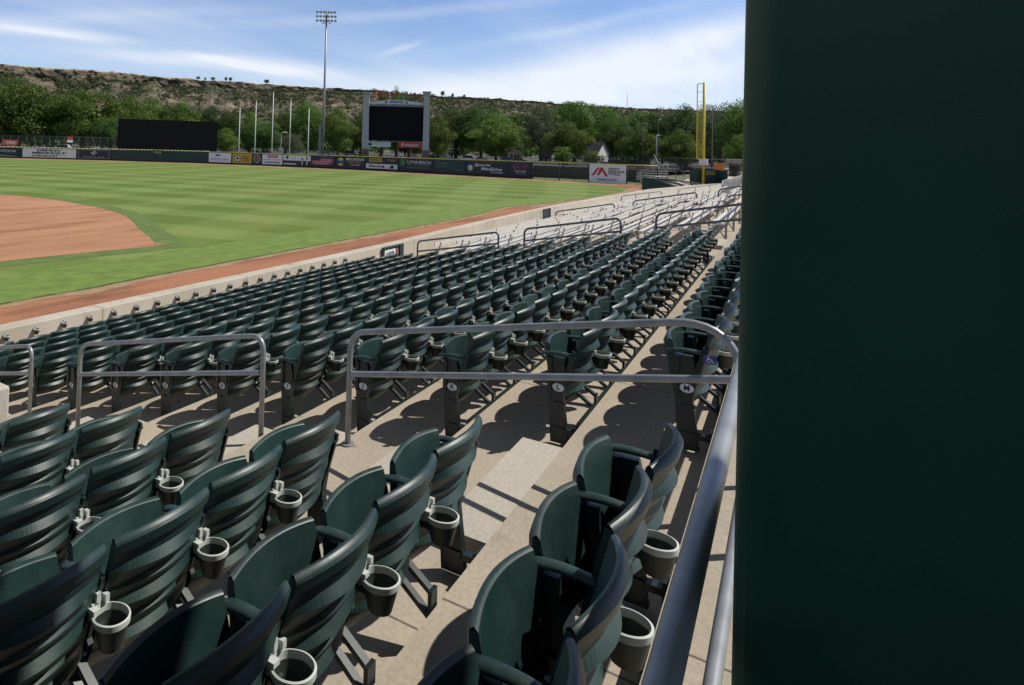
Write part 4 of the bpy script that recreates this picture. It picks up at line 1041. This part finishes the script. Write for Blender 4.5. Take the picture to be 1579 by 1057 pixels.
car(742, 226, 'dark car with sun on its windshield beside the silver off-roader', 'car_silver')
car(785, 222, 'blue-grey pickup parked before the tan house', 'car_blue', 5.2, 1.8, van=True)
car(801, 224, 'black car next to the tan house', 'car_dark')
car(933, 190, 'light blue car parked before the grey roofed house', 'car_silver', 4.6, 1.6)
car(395, 255, 'dark car seen between the flagpoles', 'car_blue')
car(412, 262, 'white car behind the middle flagpole', 'car_white')
car(80, 260, 'white car under the leftmost trees', 'car_white')
car(100, 252, 'white pickup beneath the tall left trees', 'car_white', 5.4, 1.9, van=True)
car(1062, 158, 'dark car parked behind the corner wall', 'car_dark')

# ================================================================== HOUSES AND SHEDS
def house(px0, px1, D, wall, roofm, zw, zr_, dep, label, rz_off=0., name='house', gable='x'):
    a, W, rz = local(px0, px1, D); e = empty(name, a, rz+rz_off, label=label, cat='house')
    m1 = MB(); m1.box((0, 0, 0), (W, dep, zw))
    if gable == 'x': m1.quad((0, 0, zw), (0, dep, zw), (0, dep/2, zr_)); m1.quad((W, dep, zw), (W, 0, zw), (W, dep/2, zr_))
    else: m1.quad((W, 0, zw), (0, 0, zw), (W/2, 0, zr_)); m1.quad((0, dep, zw), (W, dep, zw), (W/2, dep, zr_))
    m1.build('wall', wall, e); m1 = MB(); o_ = .45; s = .12
    if gable == 'x':
        k = (zr_-zw)/(dep/2)
        for sg in (0, 1):
            y0, y1 = (-o_, dep/2) if sg == 0 else (dep+o_, dep/2); n = len(m1.v); z0 = zw-o_*k+.06
            for z_ in (0, s):
                for p in ((-o_, y0, z0+z_), (W+o_, y0, z0+z_), (W+o_, y1, zr_+.06+z_), (-o_, y1, zr_+.06+z_)): m1.v.append(p)
            for q in ((0, 3, 2, 1), (4, 5, 6, 7), (0, 1, 5, 4), (1, 2, 6, 5), (2, 3, 7, 6), (3, 0, 4, 7)): m1._f(tuple(n+i for i in q))
    else:
        k = (zr_-zw)/(W/2)
        for sg in (0, 1):
            x0, x1 = (-o_, W/2) if sg == 0 else (W+o_, W/2); n = len(m1.v); z0 = zw-o_*k+.06
            for z_ in (0, s):
                for p in ((x0, -o_, z0+z_), (x0, dep+o_, z0+z_), (x1, dep+o_, zr_+.06+z_), (x1, -o_, zr_+.06+z_)): m1.v.append(p)
            for q in ((0, 3, 2, 1), (4, 5, 6, 7), (0, 1, 5, 4), (1, 2, 6, 5), (2, 3, 7, 6), (3, 0, 4, 7)): m1._f(tuple(n+i for i in q))
    m1.build('roof', roofm, e)
    for x in (W*.25, W*.7):
        MB().box((x-.45, -.03, 1.1), (x+.45, -.005, 2.3)).build('window', 'glass_dark', e)
    MB().box((W*.48-.45, -.03, 0), (W*.48+.45, -.004, 2.1)).build('door', 'car_dark', e)
    return e, W
h_, W = house(898, 925, 225, 'house_white', 'roof_shingle', 3.7, 7.6, 7.0, 'white house with a steep dark grey roof among the trees', rz_off=-.55)
MB().box((W+.01, 2.9, 1.2), (W+.03, 3.9, 2.4)).build('window', 'glass_dark', h_); MB().box((W*.3, 3.3, 6.8), (W*.3+.6, 3.9, 8.6)).build('chimney', 'brick_red', h_)
house(689, 706, 290, 'house_white', 'roof_shingle', 3.6, 5.2, 7, 'small white building just right of the scoreboard', rz_off=.3, name='white_building')
house(783, 807, 262, 'tan_wall', 'roof_shingle', 3.6, 5.0, 8, 'tan house half hidden by the bright green tree', rz_off=.25, gable='y')
house(834, 851, 255, 'grey_wall', 'roof_shingle', 2.8, 4.2, 7, 'pale grey outbuilding behind the chain link fence')
house(76, 92, 300, 'house_white', 'roof_shingle', 5, 6.6, 9, 'white building glimpsed beneath the leftmost trees')
house(140, 176, 285, 'house_white', 'roof_shingle', 3.2, 4.8, 8, 'white building beside the black board, seen through trees')
house(1124, 1143, 150, 'grey_wall', 'roof_shingle', 2.6, 3.4, 6, 'low grey building right of the orange container')
a, W, rz = local(1103, 1116, 145)
e = empty('orange_container', a, rz, label='orange metal container beyond the corner wall', cat='container')
m1 = MB(); m1.prism([(0, 0), (W, 0), (W+.15, 2.5), (-.15, 2.5)][::-1], 0, 1.6); m1.build('body', 'orange', e, bevel=.03); MB().box((-.2, -.08, 2.5), (W+.2, 1.68, 2.62)).build('lid', 'orange', e)
for k in range(5): MB().box((W*(k+.5)/5-.05, -.06, .1), (W*(k+.5)/5+.05, -.001, 2.45)).build('rib', 'orange', e)
a, W, rz = local(938, 1002, 205)
e = empty('wooden_fence', a, rz, label='weathered brown wooden fence beyond the chain link', cat='fence')
MB().box((0, 0, .1), (W, .06, 2.1)).build('boards', 'wood_fence', e)
for k in range(8): MB().box((W*k/7-.07, .061, 0), (W*k/7+.07, .18, 2.2)).build('post', 'wood_fence', e)
# block retaining wall behind the chain link part
m1 = MB(); m1.box((0, 0, 0), (22, .6, 1.75)); m1.box((-.05, -.06, 1.751), (22.05, .65, 1.87))
e = m1.build('retaining_wall', 'block_wall', None, (101.5, 41.5, 0), -PI/2, label='brown block retaining wall seen through the chain link fence', cat='wall')
# small aluminium stand beyond the fence
e = empty('portable_bleacher', (99.0, 19.6, 0), -PI/2+.15, label='small portable metal bleacher standing behind the chain link fence', cat='bleacher')
for k in range(5):
    MB().box((0, k*.6, .45+.3*k), (4.2, k*.6+.28, .49+.3*k)).build('plank', 'aluminum', e)
    if k: MB().box((0, k*.6-.32, .2+.3*k), (4.2, k*.6-.05, .23+.3*k)).build('foot_board', 'aluminum', e)
for x in (.2, 2.1, 4.0):
    f_ = MB(); f_.beam((x, -.1, 0), (x, 2.9, 1.7), .06, .06); f_.beam((x, 2.8, 0), (x, 2.8, 2.6), .06, .06); f_.beam((x, 1.3, 0), (x, 2.7, 1.6), .05, .05); f_.beam((x, 0, .05), (x, 2.8, .05), .06, .06); f_.build('frame', 'post_steel', e)
MB().tube([(.2, 2.8, 2.6), (4.0, 2.8, 2.6)], .04, 6).build('back_rail', 'post_steel', e)
# sloped covers beside the right field corner
e = empty('bullpen_gate', (76.5, 13.3, 0), label='dark green wedge-shaped bullpen barrier with a grey sloping handrail', cat='barrier')
m1 = MB(); m1.prism([(0, 0), (7.0, 0), (1.2, 1.62), (0, 1.62)][::-1], 0, .12); m1.build('side_panel', 'dark_green', e, rz=-1.9, loc=(0, 1.2, 0))
m1 = MB(); m1.tube([(0, 1.2, 1.75), (1.6, -1.1, 1.75)], .06, 6); m1.tube([(0, 1.1, 1.7), (-1.6, -4.6, .45)], .06, 6); m1.tube([(-.9, -2.1, 0), (-.9, -2.1, 1.0)], .04, 6); m1.build('handrail', 'galvanized', e)
for k in range(4):
    m1 = MB(); P_ = [(1.0+k*1.4, 1.3-k*.2, 1.5-.08*k), (2.2+k*1.4, -1.8-k*.3, 1.45-.1*k), (2.5+k*1.4, -3.6-k*.3, .9), (2.5+k*1.4, -3.8-k*.3, 0)]
    m1.tube(arc(P_, None, .5, 5), .055, 6); m1.build('curved_rail', 'rail_paint', e)
m1 = MB(); m1.grid(lambda u, v: (1.4+4.6*v, 1.0-3.6*u, 1.30-.5*u*u-.06*v), 8, 6); m1.build('tarp_cover', 'board_black', e)
# batting cage style steel frame beyond the fence end
a, W, rz = local(1008, 1030, 100)
e = empty('steel_gate_frame', a, rz, label='dark steel gate frame at the end of the yellow capped fence', cat='gate')
for x in (0, W*.3, W*.65, W): MB().tube([(x, 0, 0), (x, 0, 2.9)], .06, 6).build('post', 'post_steel', e)
for z in (.9, 2.85): MB().tube([(0, 0, z), (W, 0, z)], .045, 6).build('cross_bar', 'post_steel', e)
MB().tube([(0, 0, 4.2), (W, 0, .5)], .05, 6).build('stair_rail', 'post_steel', e)
a, W, rz = local(1030, 1068, 118)
e = empty('pipe_railing', a, rz, label='low dark pipe railing across the tan plaza', cat='railing')
for x in (0, W/3, W*2/3, W): MB().tube([(x, 0, 0), (x, 0, 1.5)], .05, 6).build('post', 'rail_paint', e)
for z in (.8, 1.5): MB().tube([(0, 0, z), (W, 0, z)], .045, 6).build('rail', 'rail_paint', e)

# ================================================================== TREES
def crown_mesh(seed, nclump, leaves, lf, mname, squash=1., lump=.30, core=900):
    """unit crown: x,y in -1..1, z 0..1 (bottom..top); clumps of small leaves round many limb tips"""
    rnd = random.Random(seed); v = []; f = []
    cl = []
    for i in range(nclump):
        while True:
            p = Vector((rnd.uniform(-1, 1), rnd.uniform(-1, 1), rnd.uniform(-1, 1)))
            if .30 < p.length < 1: break
        h = p.z; w = 1.0-.22*max(0, h)-.15*max(0, -h)
        r = lump*rnd.uniform(.55, 1.15)
        p = Vector((p.x*w, p.y*w, h))*(1-r*.55); cl.append((p, r))
    cl.append((Vector((0, 0, -.1)), .62))
    for ci, (p, r) in enumerate(cl):
        k = int(leaves*(r/lump)**2) if ci < nclump else core
        for j in range(k):
            d = Vector((rnd.gauss(0, 1), rnd.gauss(0, 1), rnd.gauss(0, 1))).normalized(); d.z = d.z*.8+.1
            q = p+d*r*(rnd.uniform(.55, 1.08) if ci < nclump else rnd.uniform(.3, 1))
            nrm = (d+Vector((rnd.gauss(0, .55), rnd.gauss(0, .55), rnd.gauss(0, .55)))).normalized()
            u = nrm.orthogonal().normalized(); a = rnd.uniform(0, 2*PI); u = u*math.cos(a)+nrm.cross(u)*math.sin(a); w_ = nrm.cross(u)
            s = lf*rnd.uniform(.6, 1.3)*(1 if ci < nclump else 2.2); n = len(v)
            for c_, e_ in ((-1, -.6), (1, -.7), (.9, .7), (-.7, .8)):
                t = q+u*(s*c_)+w_*(s*e_); v.append((t.x, t.y, .5+.5*t.z*squash))
            f.append((n, n+1, n+2, n+3))
    m = bpy.data.meshes.new('crown'); m.from_pydata(v, [], f); m.materials.append(M[mname]); return m
def trunk_mesh(seed, sway=.05, limbs=6):
    rnd = random.Random(seed); mb = MB()
    top = Vector((rnd.uniform(-sway, sway), rnd.uniform(-sway, sway), .62))
    mid = Vector((rnd.uniform(-sway, sway)*.6, rnd.uniform(-sway, sway)*.6, .3))
    mb.tube([(0, 0, -.01), (0, 0, .03), mid, top], [.055, .038, .028, .012], 9)
    for i in range(limbs):
        a = rnd.uniform(0, 2*PI)+i*2.4; z = rnd.uniform(.18, .42); b0 = mid*(z/.3)
        b0.z = z; e = Vector((math.cos(a)*rnd.uniform(.3, .55), math.sin(a)*rnd.uniform(.3, .55), z+rnd.uniform(.2, .42)))
        mb.tube([b0, b0.lerp(e, .5)+Vector((0, 0, -.03)), e], [.02, .013, .004], 6)
    return mb.mesh('trunk', 'trunk')
CR = {}
for k, (mn, nc, lv, lf, lump) in dict(mid=('leaf_mid', 85, 400, .0165, .27), mid2=('leaf_mid', 66, 470, .0165, .32), dark=('leaf_dark', 78, 400, .017, .28), dark2=('leaf_dark', 58, 500, .017, .34), light=('leaf_light', 80, 420, .016, .26), grey=('leaf_grey', 75, 200, .015, .25), small=('leaf_light', 40, 60, .035, .32), bush=('leaf_mid', 30, 50, .045, .36)).items():
    CR[k] = crown_mesh(hash(k) % 997 if False else sum(map(ord, k)), nc, lv, lf, mn, lump=lump)
TK = [trunk_mesh(s) for s in (3, 8, 15)]
def tree(px, yt, w, D, kind, label, cat='tree', name='broadleaf_tree', low=.14, group='trees beyond the outfield'):
    a = at(px, 230, D); h = zat(px, yt, D); W = w*D/FPX/2*1.12/math.cos(math.atan((px-600)/FPX))
    e = empty(name, (a.x, a.y, 0), random.uniform(0, 6.28), label=label, cat=cat, group=group)
    c = link('crown', CR[kind], e); c.location = (0, 0, h*low); c.scale = (W, W, h*(1-low))
    t = link('trunk', random.choice(TK), e); t.scale = (h*.75, h*.75, h)
    return e
TR = [
 # px, top y, width px, dist, crown, label
 (-60, 125, 120, 215, 'mid', 'broad green tree mostly outside the left edge'),
 (28, 119, 116, 205, 'mid2', 'huge green tree filling the left edge of the treeline'),
 (-5, 150, 70, 240, 'dark', 'dark tree behind the huge one at the left edge'),
 (126, 132, 96, 200, 'mid', 'large rounded tree second from the left'),
 (82, 155, 50, 250, 'dark2', 'dark tree in the gap between the two large left trees'),
 (192, 147, 72, 232, 'mid2', 'green tree above the left end of the black board'),
 (168, 176, 40, 190, 'dark', 'dark low tree touching the left side of the black board'),
 (232, 149, 62, 246, 'light', 'bright green tree above the middle of the black board'),
 (277, 152, 66, 240, 'mid', 'green tree above the right half of the black board'),
 (318, 158, 50, 262, 'dark', 'dark tree above the right corner of the black board'),
 (352, 163, 44, 238, 'dark2', 'dark conical tree just right of the black board'),
 (348, 197, 40, 200, 'light', 'low pale green tree at the foot of the black board'),
 (385, 172, 44, 262, 'light', 'yellow-green tree behind the two left flagpoles'),
 (405, 184, 56, 235, 'dark', 'dark tree behind the second flagpole'),
 (440, 168, 58, 256, 'mid', 'green tree behind the middle flagpoles'),
 (474, 156, 58, 240, 'mid2', 'tall green tree left of the floodlight mast'),
 (452, 205, 44, 205, 'grey', 'low grey-green tree behind the curved street lamp'),
 (521, 166, 62, 236, 'light', 'bright tree right of the floodlight mast'),
 (556, 172, 44, 262, 'mid', 'green tree partly behind the left scoreboard pillar'),
 (545, 186, 46, 285, 'dark2', 'dark tree in the shade left of the scoreboard'),
 (588, 132, 26, 240, 'mid', 'leafy treetop rising above the left part of the scoreboard'),
 (612, 135, 30, 250, 'mid2', 'leafy treetop rising above the middle of the scoreboard'),
 (632, 139, 22, 245, 'dark', 'small treetop above the right part of the scoreboard'),
 (624, 200, 80, 290, 'dark', 'dark tree seen under the scoreboard screen'),
 (676, 176, 52, 200, 'light', 'bright tree touching the right scoreboard pillar'),
 (703, 160, 66, 275, 'dark2', 'dark tall tree behind the small white building'),
 (742, 157, 80, 268, 'dark', 'tall dark tree with sunlit top behind the parked cars'),
 (765, 176, 86, 232, 'light', 'broad bright green tree above the tan house'),
 (800, 168, 50, 300, 'mid', 'green tree rising behind the broad bright tree'),
 (834, 160, 62, 238, 'grey', 'sparse grey-brown tree left of the tallest tree'),
 (886, 149, 84, 262, 'mid', 'tallest dark green tree right of centre'),
 (930, 164, 60, 268, 'mid2', 'dark green tree behind the grey roofed house'),
 (874, 188, 70, 215, 'light', 'rounded green tree left of the grey roofed house'),
 (868, 225, 36, 185, 'small', 'small yellow-green tree in front of the rounded one'),
 (914, 232, 30, 180, 'small', 'small yellow-green tree before the white house wall'),
 (945, 182, 56, 240, 'dark', 'dark tree right of the white house'),
 (962, 175, 50, 285, 'dark2', 'distant dark tree under the radio mast'),
 (985, 167, 66, 265, 'mid', 'green tree behind the round tree left of the lamps'),
 (984, 195, 58, 195, 'light', 'round clipped-looking tree between the thin street lamps'),
 (1022, 168, 60, 258, 'dark', 'dark tall tree behind the thin street lamps'),
 (1050, 199, 52, 190, 'light', 'round green tree left of the yellow foul pole'),
 (1058, 154, 62, 240, 'dark2', 'tall dark tree behind the foul pole'),
 (1110, 154, 70, 225, 'grey', 'tall grey-green tree right of the foul pole'),
 (1098, 178, 50, 262, 'dark', 'dark tree in the shade behind the foul pole'),
 (1150, 155, 66, 215, 'mid2', 'tall green tree beside the green column'),
 (1152, 202, 50, 165, 'mid', 'low green tree touching the green column'),
 (1200, 150, 90, 215, 'dark', 'dark tree hidden behind the green column'),
]
for i, (px, yt, w, D, k, lb) in enumerate(TR): tree(px, yt, w, D, k, lb, low=.07 if D < 240 else .03)
for i, (px, yt, w, D) in enumerate([(12, 214, 46, 262), (60, 216, 40, 262), (405, 221, 40, 250), (375, 217, 36, 240), (458, 218, 46, 255), (650, 222, 40, 290), (700, 220, 40, 300), (760, 222, 60, 285), (840, 224, 40, 262), (890, 224, 40, 240), (955, 226, 40, 225), (1010, 222, 60, 230), (1060, 224, 60, 215)]):
    pass
# far wood closing the gaps low down
rnd = random.Random(5); v = []; f = []
def leaves_at(c, r, k, s):
    for j in range(k):
        d = Vector((rnd.gauss(0, 1), rnd.gauss(0, 1), rnd.gauss(0, 1))).normalized(); q = c+Vector((d.x*r, d.y*r, d.z*r*.85))*rnd.uniform(.5, 1)
        nrm = (d+Vector((rnd.gauss(0, .6), rnd.gauss(0, .6), rnd.gauss(0, .6)))).normalized(); u = nrm.orthogonal().normalized(); w_ = nrm.cross(u); s_ = s*rnd.uniform(.6, 1.3); n = len(v)
        for a_, b_ in ((-1, -.8), (1, -.7), (.9, .8), (-.8, .9)): t = q+u*(s_*a_)+w_*(s_*b_); v.append(tuple(t))
        f.append((n, n+1, n+2, n+3))
for i in range(330):
    px = rnd.uniform(-120, 1320); D = rnd.uniform(300, 420); hh_ = rnd.uniform(4, 13) if px > 340 else rnd.uniform(4, 15)
    p = at(px, 226, D); leaves_at(Vector((p.x, p.y, hh_*.55)), hh_*.55, 130, .55)
m = bpy.data.meshes.new('woodland'); m.from_pydata(v, [], f); m.materials.append(M['leaf_dark']); link('woodland', m, kind='stuff', label='far-off dark wood filling the gaps beneath the treeline', cat='woodland')

# ================================================================== RIDGE
CREST = [(-700, 60), (-300, 80), (0, 97), (60, 103), (125, 106), (200, 112), (250, 118), (300, 122), (400, 128), (470, 134), (560, 139), (640, 145), (700, 150), (760, 152), (830, 157), (900, 163), (960, 165.5), (1060, 170), (1200, 174), (1500, 182), (2200, 200)]
def crest(px):
    for (a, b), (c, d) in zip(CREST, CREST[1:]):
        if px <= c: return b+(d-b)*(px-a)/(c-a)
    return CREST[-1][1]
def rd(px): return 760+max(0, px)*.62
NU, NV = 1000, 84; mb = MB(); px0_, px1_ = -420., 1900.
def fb(x, y, z=0., o_=5):
    s, a, t = 0, 1, 0
    for i in range(o_): s += a*noise.noise(Vector((x, y, z+i*7.3))); t += a; a *= .55; x *= 2.1; y *= 2.1
    return s/t
crow = {}
for j in range(NV+1):
    t = j/NV
    for i in range(NU+1):
        px = px0_+(px1_-px0_)*i/NU; Dc = rd(px); base = Dc*.66; az = px*.012
        zc = zat(px, crest(px)+4*fb(px*.02, 3., 0, 3)+2.2*abs(fb(px*.10, 9.)), Dc)
        ch = (13 if px < 300 else max(3.5, 13-(px-300)*.033))*(1+1.0*fb(px*.02, 31.))         # cliff band height
        butt = abs(fb(px*.021, 1.7+max(0, t-.72)*2.5, 0, 3))*3.0+.6*abs(fb(px*.085, 4.7+max(0, t-.72)*9, 0, 3))                                          # buttresses of the rim
        if t < .72:                                                    # talus
            q = t/.72; d = base+(Dc-8-base)*q; z = (zc-ch)*(q**1.25); amp = 4.2*math.sin(PI*min(1, q*1.1))
            p = at(px, 226, d); n_ = fb(p.x*.02, p.y*.02, 0, 6); z += amp*n_*1.6+2.2*fb(p.x*.07, p.y*.07, 4, 3)*q
            d2 = d+3*fb(px*.05, q*8)
        elif t < .90:                                                  # cliff
            q = (t-.72)/.18; st = q**.9; d2 = Dc-8+7*q*.8+butt*13*(1-q*.45)-8+3.4*fb(px*.12, q*2.2, 3.)+2.4*(math.floor(q*3+.8*fb(px*.05, 2.))/3)
            z = zc-ch+ch*st*(.92)+2.2*fb(px*.08, q*4, 8.)*(1-q*.6)
        elif t < .94:
            q = (t-.9)/.04; d2 = Dc+butt*4+2+6*q; z = zc-.08*ch*(1-q)+.8*fb(px*.15, q, 2.)
        else:
            q = (t-.94)/.06; d2 = Dc+20+400*q; z = zc-12*q
        p = at(px, 226, d2); mb.v.append((p.x, p.y, z if t > 0 else -1))
for j in range(NV):
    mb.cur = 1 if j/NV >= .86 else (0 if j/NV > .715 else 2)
    for i in range(NU):
        a = j*(NU+1)+i; mb._f((a, a+1, a+NU+2, a+NU+1), False)
struct(mb, 'ridge', ('ridge', 'rim_top_sunlit', 'talus'))
# scrub on the talus
v = []; f = []; rnd = random.Random(11)
def zslope(px, q):
    Dc = rd(px); base = Dc*.66; zc = zat(px, crest(px), Dc); ch = 13 if px < 300 else max(3.5, 13-(px-300)*.033)
    d = base+(Dc-8-base)*q; p = at(px, 226, d); z = (zc-ch)*(q**1.25)+4.2*math.sin(PI*min(1, q*1.1))*fb(p.x*.02, p.y*.02, 0, 6)*1.6+2.2*fb(p.x*.07, p.y*.07, 4, 3)*q
    return Vector((p.x, p.y, z))
for i in range(11000):
    px = rnd.uniform(-100, 1250); q = rnd.uniform(.42, 1.02)
    den = .30+2.6*fb(px*.025, q*3.5, 5.)+(.30 if px > 330 else .10)+(.3 if q > .75 and px > 180 else 0)+(.30 if px > 560 else 0)
    if rnd.random() > den: continue
    r = rnd.uniform(.9, 2.8) if rnd.random() < .86 else rnd.uniform(2.8, 4.4)
    r *= rnd.choice((.6, .8, 1, 1.35)); leaves_at(zslope(px, q)+Vector((0, 0, r*.5)), r*1.1, int(20+9*r), .55)
m = bpy.data.meshes.new('scrub'); m.from_pydata(v, [], f); m.materials.append(M['scrub_leaf']); link('scrub', m, kind='stuff', label='grey-green bushes scattered over the rocky slope', cat='scrub')
for px, yt, w, lb in [(302, 117, 8, 'small bush leftmost on the ridge skyline'), (313, 119, 5, 'tiny bush second on the ridge skyline'), (325, 118, 9, 'small spreading tree third on the ridge skyline'), (345, 117.5, 6, 'narrow tree left of a close pair on the skyline'), (352, 118, 7, 'round tree right of a close pair on the skyline'), (408, 121.5, 11, 'lone spreading tree on the skyline left of the mast'), (680.5, 139, 9, 'tallest of three skyline trees right of the scoreboard'), (696, 143, 6, 'middle of three skyline trees right of the scoreboard'), (714, 145, 6, 'small round rightmost of three skyline trees')]:
    D = rd(px)+4; a = at(px, 226, D); zb_ = zat(px, crest(px)+2.0, D); zt = zat(px, yt, D)
    e = empty('ridge_tree', (a.x, a.y, zb_), label=lb, cat='tree', group='small trees on the ridge skyline'); h = zt-zb_; W_ = w*D/FPX/2
    c = link('crown', CR['bush'], e); c.location = (0, 0, h*.12); c.scale = (W_, W_, h*.88); t = link('trunk', TK[0], e); t.scale = (h*.6, h*.6, h)
finish_texts()

# ================================================================== SKY, SUN, CAMERA
w = bpy.data.worlds.new('World'); bpy.context.scene.world = w; w.use_nodes = True; nt = w.node_tree
bg = nt.nodes['Background']
SUN_EL = R(50); sd = R0*math.sin(R(82))+F0*math.cos(R(82)); sun_dir = (sd*math.cos(SUN_EL)+Z*math.sin(SUN_EL)).normalized()
sky = nt.nodes.new('ShaderNodeTexSky'); sky.sky_type = 'NISHITA'; sky.sun_disc = False; sky.sun_elevation = SUN_EL
sky.sun_rotation = math.atan2(sun_dir.x, sun_dir.y); sky.altitude = 950; sky.air_density = 1.1; sky.dust_density = .6; sky.ozone_density = 2.2
g = nt.nodes.new('ShaderNodeTexCoord'); sp = nt.nodes.new('ShaderNodeSeparateXYZ'); nt.links.new(g.outputs['Generated'], sp.inputs[0])
zc = mth(nt, 'MAXIMUM', sp.outputs[2], .0); den = mth(nt, 'ADD', zc, .10)
u_ = mth(nt, 'DIVIDE', sp.outputs[0], den); v_ = mth(nt, 'DIVIDE', sp.outputs[1], den)
cb = nt.nodes.new('ShaderNodeCombineXYZ'); nt.links.new(u_, cb.inputs[0]); nt.links.new(v_, cb.inputs[1])
mp = nt.nodes.new('ShaderNodeMapping'); mp.inputs['Rotation'].default_value = (0, 0, R(62)); mp.inputs['Scale'].default_value = (.22, 1.05, 1); nt.links.new(cb.outputs[0], mp.inputs[0])
n1 = tex(nt, 'ShaderNodeTexNoise', mp.outputs[0], Scale=1.0, Detail=10., Roughness=.56, Distortion=.5)
mp2 = nt.nodes.new('ShaderNodeMapping'); mp2.inputs['Rotation'].default_value = (0, 0, R(20)); mp2.inputs['Scale'].default_value = (.12, .28, 1); mp2.inputs['Location'].default_value = (3.1, 1.4, 0); nt.links.new(cb.outputs[0], mp2.inputs[0])
n2 = tex(nt, 'ShaderNodeTexNoise', mp2.outputs[0], Scale=1.0, Detail=6., Roughness=.5)
k1 = ramp(nt, n1.outputs['Fac'], [(.42, (0, 0, 0)), (.72, (1, 1, 1))]); k2 = ramp(nt, n2.outputs['Fac'], [(.38, (.06, .06, .06)), (.66, (1, 1, 1))])
k = mth(nt, 'MULTIPLY', k1, k2); hz = nt.nodes.new('ShaderNodeMapRange'); hz.inputs[1].default_value = .0; hz.inputs[2].default_value = .26; hz.inputs[3].default_value = .62; hz.inputs[4].default_value = .0
nt.links.new(sp.outputs[2], hz.inputs[0]); k = mth(nt, 'MINIMUM', mth(nt, 'ADD', mth(nt, 'MULTIPLY', k, .28), mth(nt, 'MULTIPLY', hz.outputs[0], mth(nt, 'ADD', mth(nt, 'MULTIPLY', k1, .6), .55))), .95)
low = mixc(nt, 1., sky.outputs[0], (.86, 1.0, 1.28), 'MULTIPLY')
high = mixc(nt, .55, mixc(nt, 1., sky.outputs[0], (1.05, .80, .62), 'MULTIPLY'), (1.05, 1.05, 1.12))
eh = nt.nodes.new('ShaderNodeMapRange'); eh.interpolation_type = 'SMOOTHSTEP'; eh.inputs[1].default_value = .27; eh.inputs[2].default_value = .62; nt.links.new(sp.outputs[2], eh.inputs[0])
tint = mixc(nt, eh.outputs[0], low, high)
az = mth(nt, 'ARCTAN2', sp.outputs[1], sp.outputs[0]); elv = mth(nt, 'ARCSINE', sp.outputs[2])
wn = tex(nt, 'ShaderNodeTexNoise', mp.outputs[0], Scale=2.2, Detail=8., Roughness=.6)
wob = mth(nt, 'MULTIPLY', mth(nt, 'SUBTRACT', wn.outputs['Fac'], .5), .045)
tot = k
# high thin clouds at fixed bearings in the sky: (column, row, half length px, half width px, tilt px/px, strength)
for cx_, cy_, hl_, hw_, tl_, st_ in ((90, 53, 130, 8, .10, .50), (20, 44, 120, 10, .06, .25), (330, 88, 55, 6, .10, .38), (370, 101, 80, 7, .14, .48), (450, 108, 110, 13, .05, .36), (240, 88, 120, 10, .08, .35), (620, 75, 30, 5, -.3, .3), (960, 85, 230, 30, -.20, .48), (1010, 120, 260, 24, -.10, .55), (800, 148, 200, 12, .03, .7), (700, 125, 260, 16, -.04, .3), (1100, 60, 120, 22, -.2, .45), (150, 25, 260, 10, -.05, .18), (640, 20, 330, 9, -.12, .2), (900, 40, 200, 8, -.22, .2)):
    d0 = ray(cx_, cy_); a0_ = math.atan2(d0.y, d0.x); e0_ = math.asin(d0.normalized().z); d1 = ray(cx_+hl_, cy_+tl_*hl_); a1_ = math.atan2(d1.y, d1.x); e1_ = math.asin(d1.normalized().z)
    ln = a1_-a0_; sl = (e1_-e0_)/ln
    da = mth(nt, 'SUBTRACT', az, a0_); de = mth(nt, 'SUBTRACT', mth(nt, 'SUBTRACT', elv, e0_), mth(nt, 'MULTIPLY', da, sl)); de = mth(nt, 'ADD', de, mth(nt, 'MULTIPLY', wob, .45))
    g1 = mth(nt, 'POWER', mth(nt, 'DIVIDE', da, abs(ln)), 2.); g2 = mth(nt, 'POWER', mth(nt, 'DIVIDE', de, hw_/FPX), 2.)
    gg = mth(nt, 'EXPONENT', mth(nt, 'MULTIPLY', mth(nt, 'ADD', g1, g2), -1.))
    gg = mth(nt, 'MULTIPLY', gg, mth(nt, 'MULTIPLY', st_, mth(nt, 'ADD', mth(nt, 'MULTIPLY', wn.outputs['Fac'], 1.3), .30)))
    tot = mth(nt, 'ADD', tot, gg)
tot = mth(nt, 'MINIMUM', tot, .93)
col = mixc(nt, tot, tint, (8.6, 9.0, 9.7))
nt.links.new(col, bg.inputs[0]); bg.inputs[1].default_value = .10
sun = bpy.data.lights.new('sun', 'SUN'); sun.energy = 4.4; sun.angle = R(.53); sun.color = (1, .95, .87)
so = bpy.data.objects.new('sun', sun); C.objects.link(so); so.rotation_euler = sun_dir.to_track_quat('Z', 'Y').to_euler(); so.location = (0, -30, 60)
cam = bpy.data.cameras.new('camera'); co = bpy.data.objects.new('camera', cam); C.objects.link(co)
mt = Matrix((RT, UP, -FW)).transposed().to_4x4(); mt.translation = O; co.matrix_world = mt
cam.sensor_fit = 'HORIZONTAL'; cam.sensor_width = 36; cam.lens = 36*FPX/1579; cam.shift_x = (789.5-PX0)/1579; cam.shift_y = -(528.5-PY0)/1579
cam.clip_start = .05; cam.clip_end = 12000
sc = bpy.context.scene; sc.camera = co
sc.view_settings.view_transform = 'Standard'; sc.view_settings.look = 'None'; sc.view_settings.exposure = .06; sc.view_settings.gamma = 1
sc.cycles.max_bounces = 6; sc.cycles.transparent_max_bounces = 24; sc.cycles.diffuse_bounces = 3; sc.cycles.glossy_bounces = 3
